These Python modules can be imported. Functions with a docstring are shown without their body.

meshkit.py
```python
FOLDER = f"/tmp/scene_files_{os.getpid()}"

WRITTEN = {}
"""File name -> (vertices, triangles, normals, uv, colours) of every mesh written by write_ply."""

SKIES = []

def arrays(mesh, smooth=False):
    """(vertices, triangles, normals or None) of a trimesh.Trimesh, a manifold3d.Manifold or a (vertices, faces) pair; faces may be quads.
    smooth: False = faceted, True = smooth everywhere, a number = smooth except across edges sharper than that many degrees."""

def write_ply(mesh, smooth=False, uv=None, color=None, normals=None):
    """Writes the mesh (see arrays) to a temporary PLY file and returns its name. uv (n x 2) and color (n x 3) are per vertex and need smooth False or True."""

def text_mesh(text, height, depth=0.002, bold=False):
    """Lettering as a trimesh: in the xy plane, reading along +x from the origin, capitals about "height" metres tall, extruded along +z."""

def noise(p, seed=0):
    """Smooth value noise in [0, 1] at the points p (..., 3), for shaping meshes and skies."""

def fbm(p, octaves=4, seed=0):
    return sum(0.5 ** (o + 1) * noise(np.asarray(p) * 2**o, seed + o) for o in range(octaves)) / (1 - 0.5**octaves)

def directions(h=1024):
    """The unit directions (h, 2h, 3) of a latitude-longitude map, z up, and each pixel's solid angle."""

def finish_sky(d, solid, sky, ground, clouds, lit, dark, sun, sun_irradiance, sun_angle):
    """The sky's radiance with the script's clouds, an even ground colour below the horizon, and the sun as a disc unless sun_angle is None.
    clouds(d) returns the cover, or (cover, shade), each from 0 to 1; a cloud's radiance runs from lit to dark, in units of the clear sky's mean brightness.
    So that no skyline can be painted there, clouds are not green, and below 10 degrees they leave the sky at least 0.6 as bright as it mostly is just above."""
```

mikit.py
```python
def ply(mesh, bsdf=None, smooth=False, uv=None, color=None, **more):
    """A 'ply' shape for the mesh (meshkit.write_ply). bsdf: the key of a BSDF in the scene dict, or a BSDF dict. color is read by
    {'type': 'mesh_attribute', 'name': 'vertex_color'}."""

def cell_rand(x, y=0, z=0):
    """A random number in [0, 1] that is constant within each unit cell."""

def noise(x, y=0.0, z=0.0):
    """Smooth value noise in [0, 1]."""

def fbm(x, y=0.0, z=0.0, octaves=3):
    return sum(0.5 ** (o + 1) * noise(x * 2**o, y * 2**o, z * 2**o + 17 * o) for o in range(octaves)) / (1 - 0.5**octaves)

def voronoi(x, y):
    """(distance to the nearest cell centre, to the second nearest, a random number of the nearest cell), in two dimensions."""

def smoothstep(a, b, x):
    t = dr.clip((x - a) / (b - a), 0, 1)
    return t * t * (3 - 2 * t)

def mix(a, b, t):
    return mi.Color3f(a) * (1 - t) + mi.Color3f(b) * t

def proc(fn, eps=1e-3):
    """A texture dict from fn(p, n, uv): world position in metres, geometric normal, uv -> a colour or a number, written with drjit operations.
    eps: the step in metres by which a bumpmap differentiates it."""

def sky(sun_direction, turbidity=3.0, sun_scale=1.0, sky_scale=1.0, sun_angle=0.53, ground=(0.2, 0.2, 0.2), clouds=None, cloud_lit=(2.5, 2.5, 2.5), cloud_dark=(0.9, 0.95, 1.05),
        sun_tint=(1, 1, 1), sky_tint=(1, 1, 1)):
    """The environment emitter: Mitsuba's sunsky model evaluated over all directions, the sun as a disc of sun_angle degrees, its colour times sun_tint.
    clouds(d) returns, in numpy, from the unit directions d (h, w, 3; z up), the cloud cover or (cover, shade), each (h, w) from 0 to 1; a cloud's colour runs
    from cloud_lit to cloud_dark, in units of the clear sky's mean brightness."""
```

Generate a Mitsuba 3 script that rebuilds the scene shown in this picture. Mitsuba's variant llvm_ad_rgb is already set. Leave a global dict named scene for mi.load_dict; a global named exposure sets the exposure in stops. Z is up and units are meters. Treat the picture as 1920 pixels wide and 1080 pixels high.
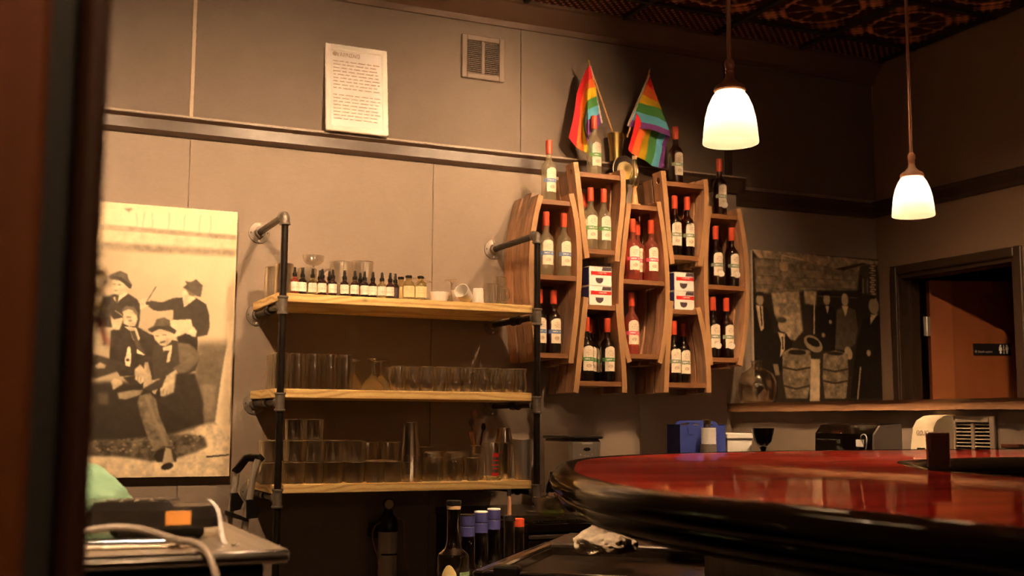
import math, random
import numpy as np
import trimesh
import drjit as dr
import mitsuba as mi
import mikit, meshkit
from mikit import noise, fbm, smoothstep, mix, voronoi, cell_rand
from scipy.ndimage import gaussian_filter
from shapely.geometry import Polygon, LineString, box as sbox
from shapely import affinity

T = mi.ScalarTransform4f
scene = {'type': 'scene'}
labels = {}
RNG = np.random.default_rng(7)

# ------------------------------------------------------------------ camera, lamps of the ceiling, exposure
EYE = [0.0, 0.0, 1.25]
FWD = np.array([0.4092334568911567, 0.9052371072873673, 0.11434053240611247])
UP = -np.array([0.051949478481725736, 0.10199490194884892, -0.9934275472634737])
scene['camera'] = {'type': 'thinlens', 'fov': 47.694, 'fov_axis': 'x', 'near_clip': 0.05, 'far_clip': 60.0,
                   'aperture_radius': 0.0028, 'focus_distance': 3.2,
                   'to_world': T().look_at(origin=EYE, target=(np.array(EYE) + FWD).tolist(), up=UP.tolist())}
exposure = 3.0
WARM = np.array([1.0, 0.615, 0.325])
# ceiling can lamps: position of the lamp face, aim point, radiance, length of its shade
CAN_LAMPS = [((0.15, 2.75, 3.0), (0.48, 4.78, 1.78), 590.0, 0.11),
             ((1.40, 2.75, 3.0), (1.38, 4.78, 2.12), 470.0, 0.125),
             ((2.45, 2.75, 3.0), (2.12, 4.78, 2.62), 500.0, 0.23),
             ((2.62, 3.40, 3.0), (2.66, 4.52, 1.92), 330.0, 0.115),
             ((2.20, 1.00, 3.0), (2.00, 1.90, 1.1), 560.0, 0.16),
             ((0.10, 0.15, 3.0), (0.14, 1.40, 1.1), 620.0, 0.16),
             ((2.80, 3.25, 3.0), (3.40, 3.80, 1.15), 680.0, 0.125),
             ((2.55, 2.10, 3.0), (4.40, 4.10, 1.35), 420.0, 0.24),
             ((1.05, 2.05, 3.0), (1.18, 2.75, 0.98), 760.0, 0.24)]
BULB = 8.0
ADDED_GLOBE = 2.2  # radiance of the unseen globes added for sparkle

# ------------------------------------------------------------------ helpers: names
def key(name, parent=None):
    base = name if parent is None else parent + '__' + name
    k, n = base, 0
    while k in used:
        n += 1
        k = '%s_%03d' % (base, n)
    used.add(k)
    return k
used = set()

def lab(k, label=None, cat=None, group=None, kind=None):
    d = {}
    if label: d['label'] = label
    if cat: d['category'] = cat
    if group: d['group'] = group
    if kind: d['kind'] = kind
    if d: labels[k] = d

def shape(mesh, bsdf, smooth=False, **kw):
    if isinstance(mesh, dict):
        d = dict(mesh)
        d.update(kw)
        return d
    return mikit.ply(mesh, bsdf, smooth=smooth, **kw)

def thing(name, label, cat, group=None):
    k = key(name)
    lab(k, label, cat, group)
    return k

def part(parent, name, mesh, bsdf=None, smooth=False, label=None, kind=None, **kw):
    k = key(name, parent)
    scene[k] = shape(mesh, bsdf, smooth, **kw)
    lab(k, label, kind=kind)
    return k

def solo(name, mesh, bsdf, label, cat, smooth=False, group=None, kind=None, **kw):
    k = key(name)
    scene[k] = shape(mesh, bsdf, smooth, **kw)
    lab(k, label, cat, group, kind)
    return k

def struct(name, mesh, bsdf, smooth=False, **kw):
    k = key(name)
    scene[k] = shape(mesh, bsdf, smooth, **kw)
    lab(k, kind='structure')
    return k

def empty_struct(name):
    k = key(name)
    lab(k, kind='structure')
    return k

# ------------------------------------------------------------------ helpers: meshes
cat_ = trimesh.util.concatenate

def box(x0, x1, y0, y1, z0, z1, bev=0.0):
    if bev <= 0:
        return trimesh.creation.box(bounds=[[x0, y0, z0], [x1, y1, z1]])
    b = min(bev, (x1 - x0) / 2.2, (y1 - y0) / 2.2, (z1 - z0) / 2.2)
    P = []
    for a, (sx, sy, sz) in enumerate([(b, b, 0), (b, 0, b), (0, b, b)]):
        for x in (x0 + sx, x1 - sx):
            for y in (y0 + sy, y1 - sy):
                for z in (z0 + sz, z1 - sz):
                    P.append((x, y, z))
    return trimesh.convex.convex_hull(np.array(P))

def hull(P):
    return trimesh.convex.convex_hull(np.array(P, float))

def lathe(prof, n=24):
    return trimesh.creation.revolve(np.array(prof, float), sections=n)

def arc_patch(r, z0, z1, a0, a1, n=12, nz=1, prof=None):
    """A curved label round the z axis (uv: u along the arc, v upwards)."""
    th = np.linspace(a0, a1, n + 1)
    zz = np.linspace(z0, z1, nz + 1)
    V, UV, F = [], [], []
    for j, z in enumerate(zz):
        for i, t in enumerate(th):
            top = z if prof is None else z0 + (prof(i / n) - z0) * (j / nz)
            V.append((r * math.cos(t), r * math.sin(t), top))
            UV.append((i / n, j / nz))
    for j in range(nz):
        for i in range(n):
            a = j * (n + 1) + i
            F += [(a, a + 1, a + n + 2), (a, a + n + 2, a + n + 1)]
    return trimesh.Trimesh(V, F, process=False), np.array(UV)

def tube(P, r, n=10, caps=True):
    P = np.array(P, float)
    t = np.gradient(P, axis=0)
    t /= np.linalg.norm(t, axis=1, keepdims=True)
    ref = np.array([0, 0, 1.0]) if abs(t[0, 2]) < 0.9 else np.array([1.0, 0, 0])
    rs = np.broadcast_to(r, len(P))
    V, F = [], []
    a = np.cross(t[0], ref); a /= np.linalg.norm(a)
    for i, p in enumerate(P):
        a = a - t[i] * (a @ t[i]); a /= np.linalg.norm(a)
        b = np.cross(t[i], a)
        for k in range(n):
            w = 2 * math.pi * k / n
            V.append(p + rs[i] * (a * math.cos(w) + b * math.sin(w)))
    for i in range(len(P) - 1):
        for k in range(n):
            q, s = i * n + k, i * n + (k + 1) % n
            F += [(q, s, s + n), (q, s + n, q + n)]
    if caps:
        V += [P[0], P[-1]]
        c0, c1 = len(V) - 2, len(V) - 1
        o = (len(P) - 1) * n
        for k in range(n):
            F += [(c0, (k + 1) % n, k), (c1, o + k, o + (k + 1) % n)]
    m = trimesh.Trimesh(V, F, process=False)
    m.fix_normals()
    return m

def bez(p0, p1, p2, n=12):
    t = np.linspace(0, 1, n)[:, None]
    return (1 - t) ** 2 * np.array(p0) + 2 * t * (1 - t) * np.array(p1) + t ** 2 * np.array(p2)

def spline(P, n=8):
    from scipy.interpolate import CubicSpline
    P = np.array(P, float)
    s = np.r_[0, np.cumsum(np.linalg.norm(np.diff(P, axis=0), axis=1))]
    return CubicSpline(s, P)(np.linspace(0, s[-1], n))

def prism(pts, d, holes=None):
    """Polygon in (x, y), extruded d along z."""
    return trimesh.creation.extrude_polygon(Polygon(pts, holes), d, engine='earcut')

def front(mesh, y):
    """From the xy plane to the x-z plane: x stays, y becomes z, the thickness goes from y towards +Y."""
    m = mesh.copy()
    v = m.vertices.copy()
    m.vertices = np.c_[v[:, 0], y + v[:, 2], v[:, 1]]
    m.invert()
    return m

def moved(mesh, x=0, y=0, z=0, rz=0, rx=0, ry=0, s=1):
    m = mesh.copy()
    if s != 1: m.apply_scale(s)
    for a, ax in ((rx, [1, 0, 0]), (ry, [0, 1, 0]), (rz, [0, 0, 1])):
        if a: m.apply_transform(trimesh.transformations.rotation_matrix(math.radians(a), ax))
    m.apply_translation([x, y, z])
    return m

def at(x, y, z, rz=0, rx=0, ry=0, s=1):
    return T().translate([x, y, z]).rotate([0, 0, 1], rz).rotate([1, 0, 0], rx).rotate([0, 1, 0], ry).scale(s)

def text(s, h, depth=0.0008, bold=True):
    m = meshkit.text_mesh(s, h, depth, bold)
    m.apply_translation([-m.bounds[:, 0].mean(), -m.bounds[:, 1].mean(), 0])
    return m

def grid(fn, nu, nv):
    """Surface fn(u, v) -> xyz over the unit square, with uv."""
    u, v = np.meshgrid(np.linspace(0, 1, nu + 1), np.linspace(0, 1, nv + 1), indexing='ij')
    P = np.array([[fn(a, b) for a, b in zip(ra, rb)] for ra, rb in zip(u, v)]).reshape(-1, 3)
    F = []
    for i in range(nu):
        for j in range(nv):
            a = i * (nv + 1) + j
            F += [(a, a + nv + 1, a + nv + 2), (a, a + nv + 2, a + 1)]
    return trimesh.Trimesh(P, F, process=False), np.c_[u.ravel(), v.ravel()]

def pane_surface(x0, x1, z0, z1, y, nx, nz):
    """A print on a canvas front (normal -Y), one vertex per point of the print."""
    X, Z = np.meshgrid(np.linspace(x0, x1, nx), np.linspace(z1, z0, nz))
    V = np.c_[X.ravel(), np.full(X.size, y), Z.ravel()]
    i = np.arange(nx * nz).reshape(nz, nx)
    a, b, c, d = i[:-1, :-1].ravel(), i[:-1, 1:].ravel(), i[1:, 1:].ravel(), i[1:, :-1].ravel()
    return trimesh.Trimesh(V, np.vstack([np.c_[a, d, c], np.c_[a, c, b]]), process=False)

# ------------------------------------------------------------------ materials
def rgb(c): return {'type': 'rgb', 'value': [float(x) for x in c]}
def mat(name, d, two=True):
    scene[name] = {'type': 'twosided', 'bsdf': d} if two else d
    return name
def pr(name, c, rough=0.5, metal=0.0, spec=0.5, **kw):
    return mat(name, {'type': 'principled', 'base_color': c if isinstance(c, dict) else rgb(c), 'roughness': rough, 'metallic': metal, 'specular': spec, **kw})

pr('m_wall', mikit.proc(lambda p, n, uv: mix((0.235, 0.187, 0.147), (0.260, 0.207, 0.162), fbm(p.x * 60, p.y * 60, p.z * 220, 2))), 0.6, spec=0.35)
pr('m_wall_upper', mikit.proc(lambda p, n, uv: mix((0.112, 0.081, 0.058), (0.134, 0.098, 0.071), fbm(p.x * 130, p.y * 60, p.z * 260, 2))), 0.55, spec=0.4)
pr('m_wall_right', (0.26, 0.175, 0.115), 0.7, spec=0.25)
pr('m_half_wall', (0.27, 0.215, 0.165), 0.6, spec=0.3)
pr('m_far_wall', (0.045, 0.024, 0.014), 0.6)
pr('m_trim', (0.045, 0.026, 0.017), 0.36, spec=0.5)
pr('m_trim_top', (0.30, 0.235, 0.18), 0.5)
pr('m_crown', (0.10, 0.055, 0.035), 0.55)
pr('m_seam', (0.40, 0.31, 0.23), 0.5)
pr('m_ceiling', (0.045, 0.02, 0.012), 0.6)
pr('m_tin_shaded', mikit.proc(lambda p, n, uv: mix((0.05, 0.016, 0.009), (0.85, 0.36, 0.19), smoothstep(3.1835, 3.1775, p.z)) * (0.55 + 0.6 * fbm(p.x * 14, p.y * 14, p.z * 9, 3))), 0.38, metal=0.35)  # recesses painted dark, raised relief bright, in place of real shading
pr('m_floor', (0.05, 0.03, 0.02), 0.6)
pr('m_dark_wood', mikit.proc(lambda p, n, uv: mix((0.028, 0.010, 0.006), (0.060, 0.022, 0.011), fbm(p.x * 60, p.y * 60, p.z * 4, 3))), 0.35)
pr('m_iron', mikit.proc(lambda p, n, uv: mix((0.012, 0.009, 0.007), (0.035, 0.027, 0.022), fbm(p.x * 90, p.y * 90, p.z * 40, 3))), 0.36, metal=0.55)
pr('m_fitting', mikit.proc(lambda p, n, uv: mix((0.17, 0.145, 0.12), (0.24, 0.20, 0.165), fbm(p.x * 90, p.y * 90, p.z * 90, 2))), 0.45, metal=0.5)
pr('m_zinc', (0.75, 0.7, 0.62), 0.3, metal=0.9)

def pine(p, n, uv):
    w = p.z * 55 + 2.2 * noise(p.x * 4.5, p.y * 9, 3.0) + 0.35 * noise(p.x * 30, p.y * 40, p.z * 40)
    ring = 0.5 + 0.5 * dr.sin(w * 5.5)
    c = mix((0.70, 0.43, 0.15), (0.86, 0.62, 0.26), smoothstep(0.1, 0.6, ring))
    k = dr.square((p.x - 1.33) / 0.012) + dr.square((p.z - 1.715) / 0.007)
    return c * (0.9 + 0.2 * noise(p.x * 150, p.y * 150, p.z * 400)) * (1 - 0.45 * dr.exp(-k))
pr('m_pine', mikit.proc(pine), 0.42)

def stave_fn(tone):
  def stave(p, n, uv):
    g = fbm(p.x * 70, p.y * 70, p.z * 7, 3)
    big = fbm(p.x * 9, p.y * 26, p.z * 3, 2)
    c = mix((0.28, 0.14, 0.074), (0.64, 0.36, 0.195), g) * tone
    c = mix(c, (0.23, 0.165, 0.12), smoothstep(0.5, 0.75, big) * 0.7)
    cut = dr.abs(p.y - 4.52) < 0.0035
    return dr.select(cut, mix((0.31, 0.165, 0.07), (0.45, 0.255, 0.115), g), c)
  return stave
for i_, t_ in enumerate((1.0, 0.62, 0.85)):
    pr('m_stave_%d' % i_, mikit.proc(stave_fn(t_)), 0.55)
pr('m_rack_board', mikit.proc(lambda p, n, uv: mix((0.15, 0.065, 0.027), (0.27, 0.125, 0.052), fbm(p.x * 9, p.y * 55, p.z * 80, 3))), 0.5)

def mahog(p, n, uv):
    g = fbm(p.x * 4, p.y * 38, 1.0, 3)
    q = fbm(p.x * 1.7, p.y * 6, 5.0, 2)
    return mix(mix((0.11, 0.006, 0.005), (0.37, 0.020, 0.014), g), (0.40, 0.055, 0.034), smoothstep(0.45, 0.8, q) * 0.55)
pr('m_bar_top', mikit.proc(mahog), 0.03, spec=0.6, clearcoat=1.0, clearcoat_gloss=1.0)
pr('m_black_gloss', (0.005, 0.003, 0.002), 0.035, spec=0.32)
pr('m_black_plastic', (0.012, 0.010, 0.009), 0.28)
pr('m_black_matte', (0.012, 0.010, 0.009), 0.7)
pr('m_rubber', (0.02, 0.016, 0.013), 0.6)
pr('m_steel', mikit.proc(lambda p, n, uv: mix((0.50, 0.44, 0.37), (0.64, 0.57, 0.49), fbm(p.x * 160, p.y * 8, p.z * 8, 2))), 0.33, metal=0.8)
pr('m_dark_steel', (0.13, 0.10, 0.085), 0.3, metal=0.9)
pr('m_chrome', (0.80, 0.74, 0.66), 0.12, metal=1.0)
pr('m_brass', mikit.proc(lambda p, n, uv: mix((0.42, 0.30, 0.09), (0.75, 0.58, 0.22), fbm(p.x * 60, p.y * 60, p.z * 15, 2))), 0.26, metal=1.0)
pr('m_bronze', (0.42, 0.215, 0.135), 0.34, metal=0.3)
pr('m_post', mikit.proc(lambda p, n, uv: mix((0.095, 0.022, 0.003), (0.14, 0.034, 0.005), fbm(p.x * 60, p.y * 60, p.z * 4, 3))), 0.45)
pr('m_tray', (0.10, 0.075, 0.055), 0.18, metal=0.9)
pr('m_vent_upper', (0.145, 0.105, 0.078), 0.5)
pr('m_white', (0.86, 0.83, 0.76), 0.4)
pr('m_porcelain', (0.84, 0.79, 0.70), 0.12, clearcoat=0.6)
pr('m_paper', (0.94, 0.92, 0.88), 0.6)
pr('m_ink', (0.42, 0.33, 0.24), 0.7)
pr('m_black_ink', (0.02, 0.018, 0.015), 0.6)
pr('m_cream', (0.84, 0.74, 0.52), 0.28)
pr('m_beige', (0.60, 0.50, 0.38), 0.5)
pr('m_grey_plastic', (0.26, 0.22, 0.18), 0.4)
pr('m_smoke', (0.10, 0.085, 0.075), 0.1, spec=0.6)
pr('m_ladder', (0.62, 0.53, 0.43), 0.35)
pr('m_vent', (0.34, 0.27, 0.205), 0.45)
pr('m_door_strip', (0.32, 0.10, 0.032), 0.4)
pr('m_door', mikit.proc(lambda p, n, uv: mix((0.19, 0.05, 0.014), (0.29, 0.082, 0.024), fbm(p.x * 14, p.y * 14, p.z * 1.2, 3))), 0.4)
pr('m_edge_wood', mikit.proc(lambda p, n, uv: mix((0.13, 0.06, 0.03), (0.34, 0.185, 0.09), fbm(p.x * 30, p.y * 6, p.z * 45, 4))), 0.5)
pr('m_capsule', (0.50, 0.065, 0.028), 0.32)
pr('m_blue_cap', (0.055, 0.055, 0.20), 0.4)
pr('m_cork', (0.58, 0.40, 0.22), 0.7)
pr('m_oak', (0.58, 0.33, 0.14), 0.5)
pr('m_blue_bag', mikit.proc(lambda p, n, uv: mix((0.035, 0.055, 0.34), (0.06, 0.10, 0.48), fbm(p.x * 18, p.y * 18, p.z * 12, 3))), 0.65)
pr('m_red', (0.55, 0.02, 0.02), 0.4)
pr('m_dark_purple', (0.075, 0.05, 0.06), 0.5)
pr('m_green_cloth', mikit.proc(lambda p, n, uv: mix((0.20, 0.42, 0.27), (0.38, 0.62, 0.44), fbm(p.x * 40, p.y * 40, p.z * 40, 3))), 0.9)
pr('m_towel', mikit.proc(lambda p, n, uv: mix((0.50, 0.40, 0.29), (0.78, 0.68, 0.54), fbm(p.x * 120, p.y * 120, p.z * 120, 3))), 0.9)
pr('m_leather', (0.16, 0.055, 0.03), 0.32)
pr('m_orange_label', (0.62, 0.27, 0.06), 0.5)
pr('m_lime', (0.45, 0.62, 0.06), 0.4)
pr('m_silver_foil', (0.75, 0.68, 0.58), 0.28, metal=0.7)
pr('m_straw', (0.70, 0.58, 0.42), 0.4)
pr('m_yellow_label', (0.82, 0.66, 0.30), 0.6)
def thin_glass(name, tint, sheen, rough, ior=1.55, base=(0.92, 0.85, 0.75), metal=1.0):   # a clear sheet with a mixed-in soft sheen standing in for glints and glow
    return mat(name, {'type': 'blendbsdf', 'weight': sheen, 'clear': {'type': 'thindielectric', 'int_ior': ior, 'specular_transmittance': rgb(tint)},
                      'sheen': {'type': 'twosided', 'bsdf': {'type': 'principled', 'base_color': rgb(base), 'metallic': metal, 'roughness': rough}}}, False)
thin_glass('m_glass', (0.97, 0.965, 0.95), 0.09, 0.16)
thin_glass('m_glass_rim', (0.9, 0.88, 0.84), 0.45, 0.25)  # brighter share stands in for light caught by rim and foot
mat('m_glass_thick', {'type': 'dielectric', 'int_ior': 1.5, 'specular_transmittance': rgb((0.97, 0.965, 0.95))}, False)
def liquid(name, c): return thin_glass(name, c, 0.07, 0.2)
thin_glass('m_clear_spirit_glow', (0.95, 0.93, 0.86), 0.115, 0.2, base=(0.86, 0.74, 0.50), metal=0.25)  # cream base stands in for the lit back label behind the glass
thin_glass('m_clear_bottle', (0.96, 0.95, 0.92), 0.05, 0.16)
liquid('m_amber', (0.34, 0.085, 0.02))
thin_glass('m_rose', (0.80, 0.28, 0.19), 0.16, 0.25, base=(0.85, 0.24, 0.17), metal=0.2)  # pink base stands in for light glowing through the bottle
liquid('m_dark_spirit', (0.20, 0.03, 0.010))
liquid('m_pale', (0.92, 0.86, 0.62))
mat('m_pane', {'type': 'thindielectric', 'int_ior': 1.5}, False)

def label_paper(base, ink, rows, emblem):
    def fn(p, n, uv):
        u, v = uv.x, uv.y
        c = mi.Color3f(base)
        t = mi.Float(0)
        for (v0, v1, u0, u1, fr) in rows:
            inside = (v > v0) & (v < v1) & (u > u0) & (u < u1)
            letter = noise(u * fr, v0 * 91) > 0.42
            t = dr.select(inside & letter, 0.85, t)
        if emblem is not None:
            cu, cv, ru, rv = emblem
            d = dr.square((u - cu) / ru) + dr.square((v - cv) / rv)
            t = dr.select((d < 1) & (noise(u * 37, v * 41) > 0.32), 0.6, t)
        return mix(c, ink, t)
    return mikit.proc(fn)
pr('m_label', label_paper((0.80, 0.71, 0.55), (0.30, 0.17, 0.08), [(0.80, 0.83, 0.3, 0.7, 40), (0.72, 0.75, 0.2, 0.8, 46), (0.64, 0.665, 0.25, 0.75, 52)], (0.5, 0.2, 0.24, 0.075)), 0.6)
pr('m_back_label', (0.70, 0.58, 0.36), 0.7)
def band(c):
    return label_paper(c, (0.82, 0.78, 0.70), [(0.35, 0.72, 0.22, 0.8, 42)], None)
pr('m_band_blue', band((0.12, 0.20, 0.38)), 0.5)
pr('m_band_green', band((0.10, 0.26, 0.07)), 0.5)
pr('m_band_sage', band((0.23, 0.27, 0.17)), 0.5)
pr('m_band_pink', band((0.70, 0.10, 0.16)), 0.5)
pr('m_small_label', label_paper((0.86, 0.80, 0.68), (0.45, 0.30, 0.18), [(0.74, 0.79, 0.25, 0.75, 34), (0.42, 0.48, 0.2, 0.8, 40), (0.3, 0.34, 0.3, 0.7, 30)], None), 0.6)
pr('m_apothecary_label', label_paper((0.84, 0.68, 0.36), (0.55, 0.36, 0.14), [(0.78, 0.83, 0.15, 0.85, 30), (0.6, 0.65, 0.15, 0.85, 36), (0.4, 0.45, 0.15, 0.85, 33)], None), 0.6)
for i, c in enumerate([(0.72, 0.02, 0.03), (0.80, 0.16, 0.03), (0.85, 0.56, 0.02), (0.06, 0.22, 0.05), (0.10, 0.40, 0.56), (0.17, 0.045, 0.23)]):
    pr('m_stripe_%d' % i, c, 0.85)

# ------------------------------------------------------------------ the room
CEIL = 3.18
WY = 4.78            # back wall
WX = 4.303           # right wall
wb = struct('wall_back', box(-1.6, WX + 0.10, WY + 0.006, WY + 0.16, 0.0, CEIL + 0.1), 'm_wall')
# wall panels: joints left open 3 mm, a flat strip over the upper joint
xs = [-1.6, -0.36, 0.711, 1.772, 2.83, WX]
for a, b in zip(xs[:-1], xs[1:]):
    part(wb, 'panel', box(a + 0.0012, b - 0.0012, WY, WY + 0.006, 0.02, 2.44, 0.0012), 'm_wall')
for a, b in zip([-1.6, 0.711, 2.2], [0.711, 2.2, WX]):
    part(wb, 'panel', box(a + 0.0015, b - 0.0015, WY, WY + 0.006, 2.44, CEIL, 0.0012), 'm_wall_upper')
part(wb, 'joint_strip', box(0.702, 0.718, WY - 0.005, WY, 2.482, 3.10, 0.002), 'm_seam')
part(wb, 'joint_strip', box(3.335, 3.372, WY - 0.012, WY, 2.482, 3.10, 0.002), 'm_trim')
# picture rail
def rail(x0, x1, z0, z1, d):
    prof = [(0, z0), (-d * 0.55, z0 + 0.004), (-d * 0.75, z0 + 0.02), (-d * 0.7, z1 - 0.022), (-d, z1 - 0.008), (-d, z1), (0, z1)]
    m = trimesh.creation.extrude_polygon(Polygon([(a, b) for a, b in prof]), x1 - x0, engine='earcut')
    v = m.vertices
    m.vertices = np.c_[x0 + v[:, 2], WY + v[:, 0], v[:, 1]]
    m.fix_normals()
    return m
struct('trim_1', rail(-1.6, 3.44, 2.392, 2.478, 0.03), 'm_trim')
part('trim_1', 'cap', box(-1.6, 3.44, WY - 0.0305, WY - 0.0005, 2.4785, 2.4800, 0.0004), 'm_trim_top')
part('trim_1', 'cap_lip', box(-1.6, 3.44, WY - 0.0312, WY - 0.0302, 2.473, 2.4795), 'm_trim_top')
struct('trim_2', rail(3.40, WX - 0.02, 2.335, 2.415, 0.03), 'm_trim')
mside = rail(0, 3.2, 2.345, 2.425, 0.03)
v = mside.vertices.copy()
mside.vertices = np.c_[WX + (v[:, 1] - WY), 4.78 - v[:, 0], v[:, 2]]
mside.fix_normals()
struct('trim_3', mside, 'm_trim')
# crown moulding
def crown(x0, x1):
    prof = [(0, 3.075), (-0.012, 3.075), (-0.02, 3.10), (-0.045, 3.12), (-0.075, 3.15), (-0.085, 3.165), (-0.10, 3.17), (-0.10, CEIL + .01), (0, CEIL + .01)]
    m = trimesh.creation.extrude_polygon(Polygon(prof), x1 - x0, engine='earcut')
    v = m.vertices
    m.vertices = np.c_[x0 + v[:, 2], WY + v[:, 0], v[:, 1]]
    m.fix_normals()
    return m
struct('trim_4', crown(-1.6, WX), 'm_crown', 30)
# ceiling: grid of pressed tin tiles
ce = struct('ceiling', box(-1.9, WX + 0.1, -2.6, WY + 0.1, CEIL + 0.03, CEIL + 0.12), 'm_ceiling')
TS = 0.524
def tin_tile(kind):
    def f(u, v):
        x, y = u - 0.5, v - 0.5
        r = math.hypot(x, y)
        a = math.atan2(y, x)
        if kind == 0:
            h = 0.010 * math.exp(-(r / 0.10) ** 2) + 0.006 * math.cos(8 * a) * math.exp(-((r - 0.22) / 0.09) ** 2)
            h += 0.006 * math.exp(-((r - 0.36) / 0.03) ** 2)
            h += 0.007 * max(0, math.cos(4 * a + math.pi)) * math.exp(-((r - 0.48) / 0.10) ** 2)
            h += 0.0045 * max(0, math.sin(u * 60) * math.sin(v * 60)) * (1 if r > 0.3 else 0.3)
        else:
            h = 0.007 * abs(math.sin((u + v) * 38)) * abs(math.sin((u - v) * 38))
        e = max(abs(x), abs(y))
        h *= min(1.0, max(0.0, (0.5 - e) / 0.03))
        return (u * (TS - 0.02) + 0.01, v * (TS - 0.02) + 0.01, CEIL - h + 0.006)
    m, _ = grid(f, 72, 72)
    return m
tiles = [mikit.ply(tin_tile(0), 'm_tin_shaded', smooth=True), mikit.ply(tin_tile(1), 'm_tin_shaded', smooth=True)]
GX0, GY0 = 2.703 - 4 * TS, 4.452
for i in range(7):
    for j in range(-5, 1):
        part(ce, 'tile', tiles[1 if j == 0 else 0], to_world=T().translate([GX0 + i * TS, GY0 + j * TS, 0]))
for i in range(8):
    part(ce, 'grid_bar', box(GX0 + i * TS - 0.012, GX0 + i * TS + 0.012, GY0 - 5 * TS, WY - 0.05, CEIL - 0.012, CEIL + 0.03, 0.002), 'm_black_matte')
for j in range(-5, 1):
    part(ce, 'grid_bar', box(GX0, WX, GY0 + j * TS - 0.012, GY0 + j * TS + 0.012, CEIL - 0.010, CEIL + 0.03, 0.002), 'm_black_matte')
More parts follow.
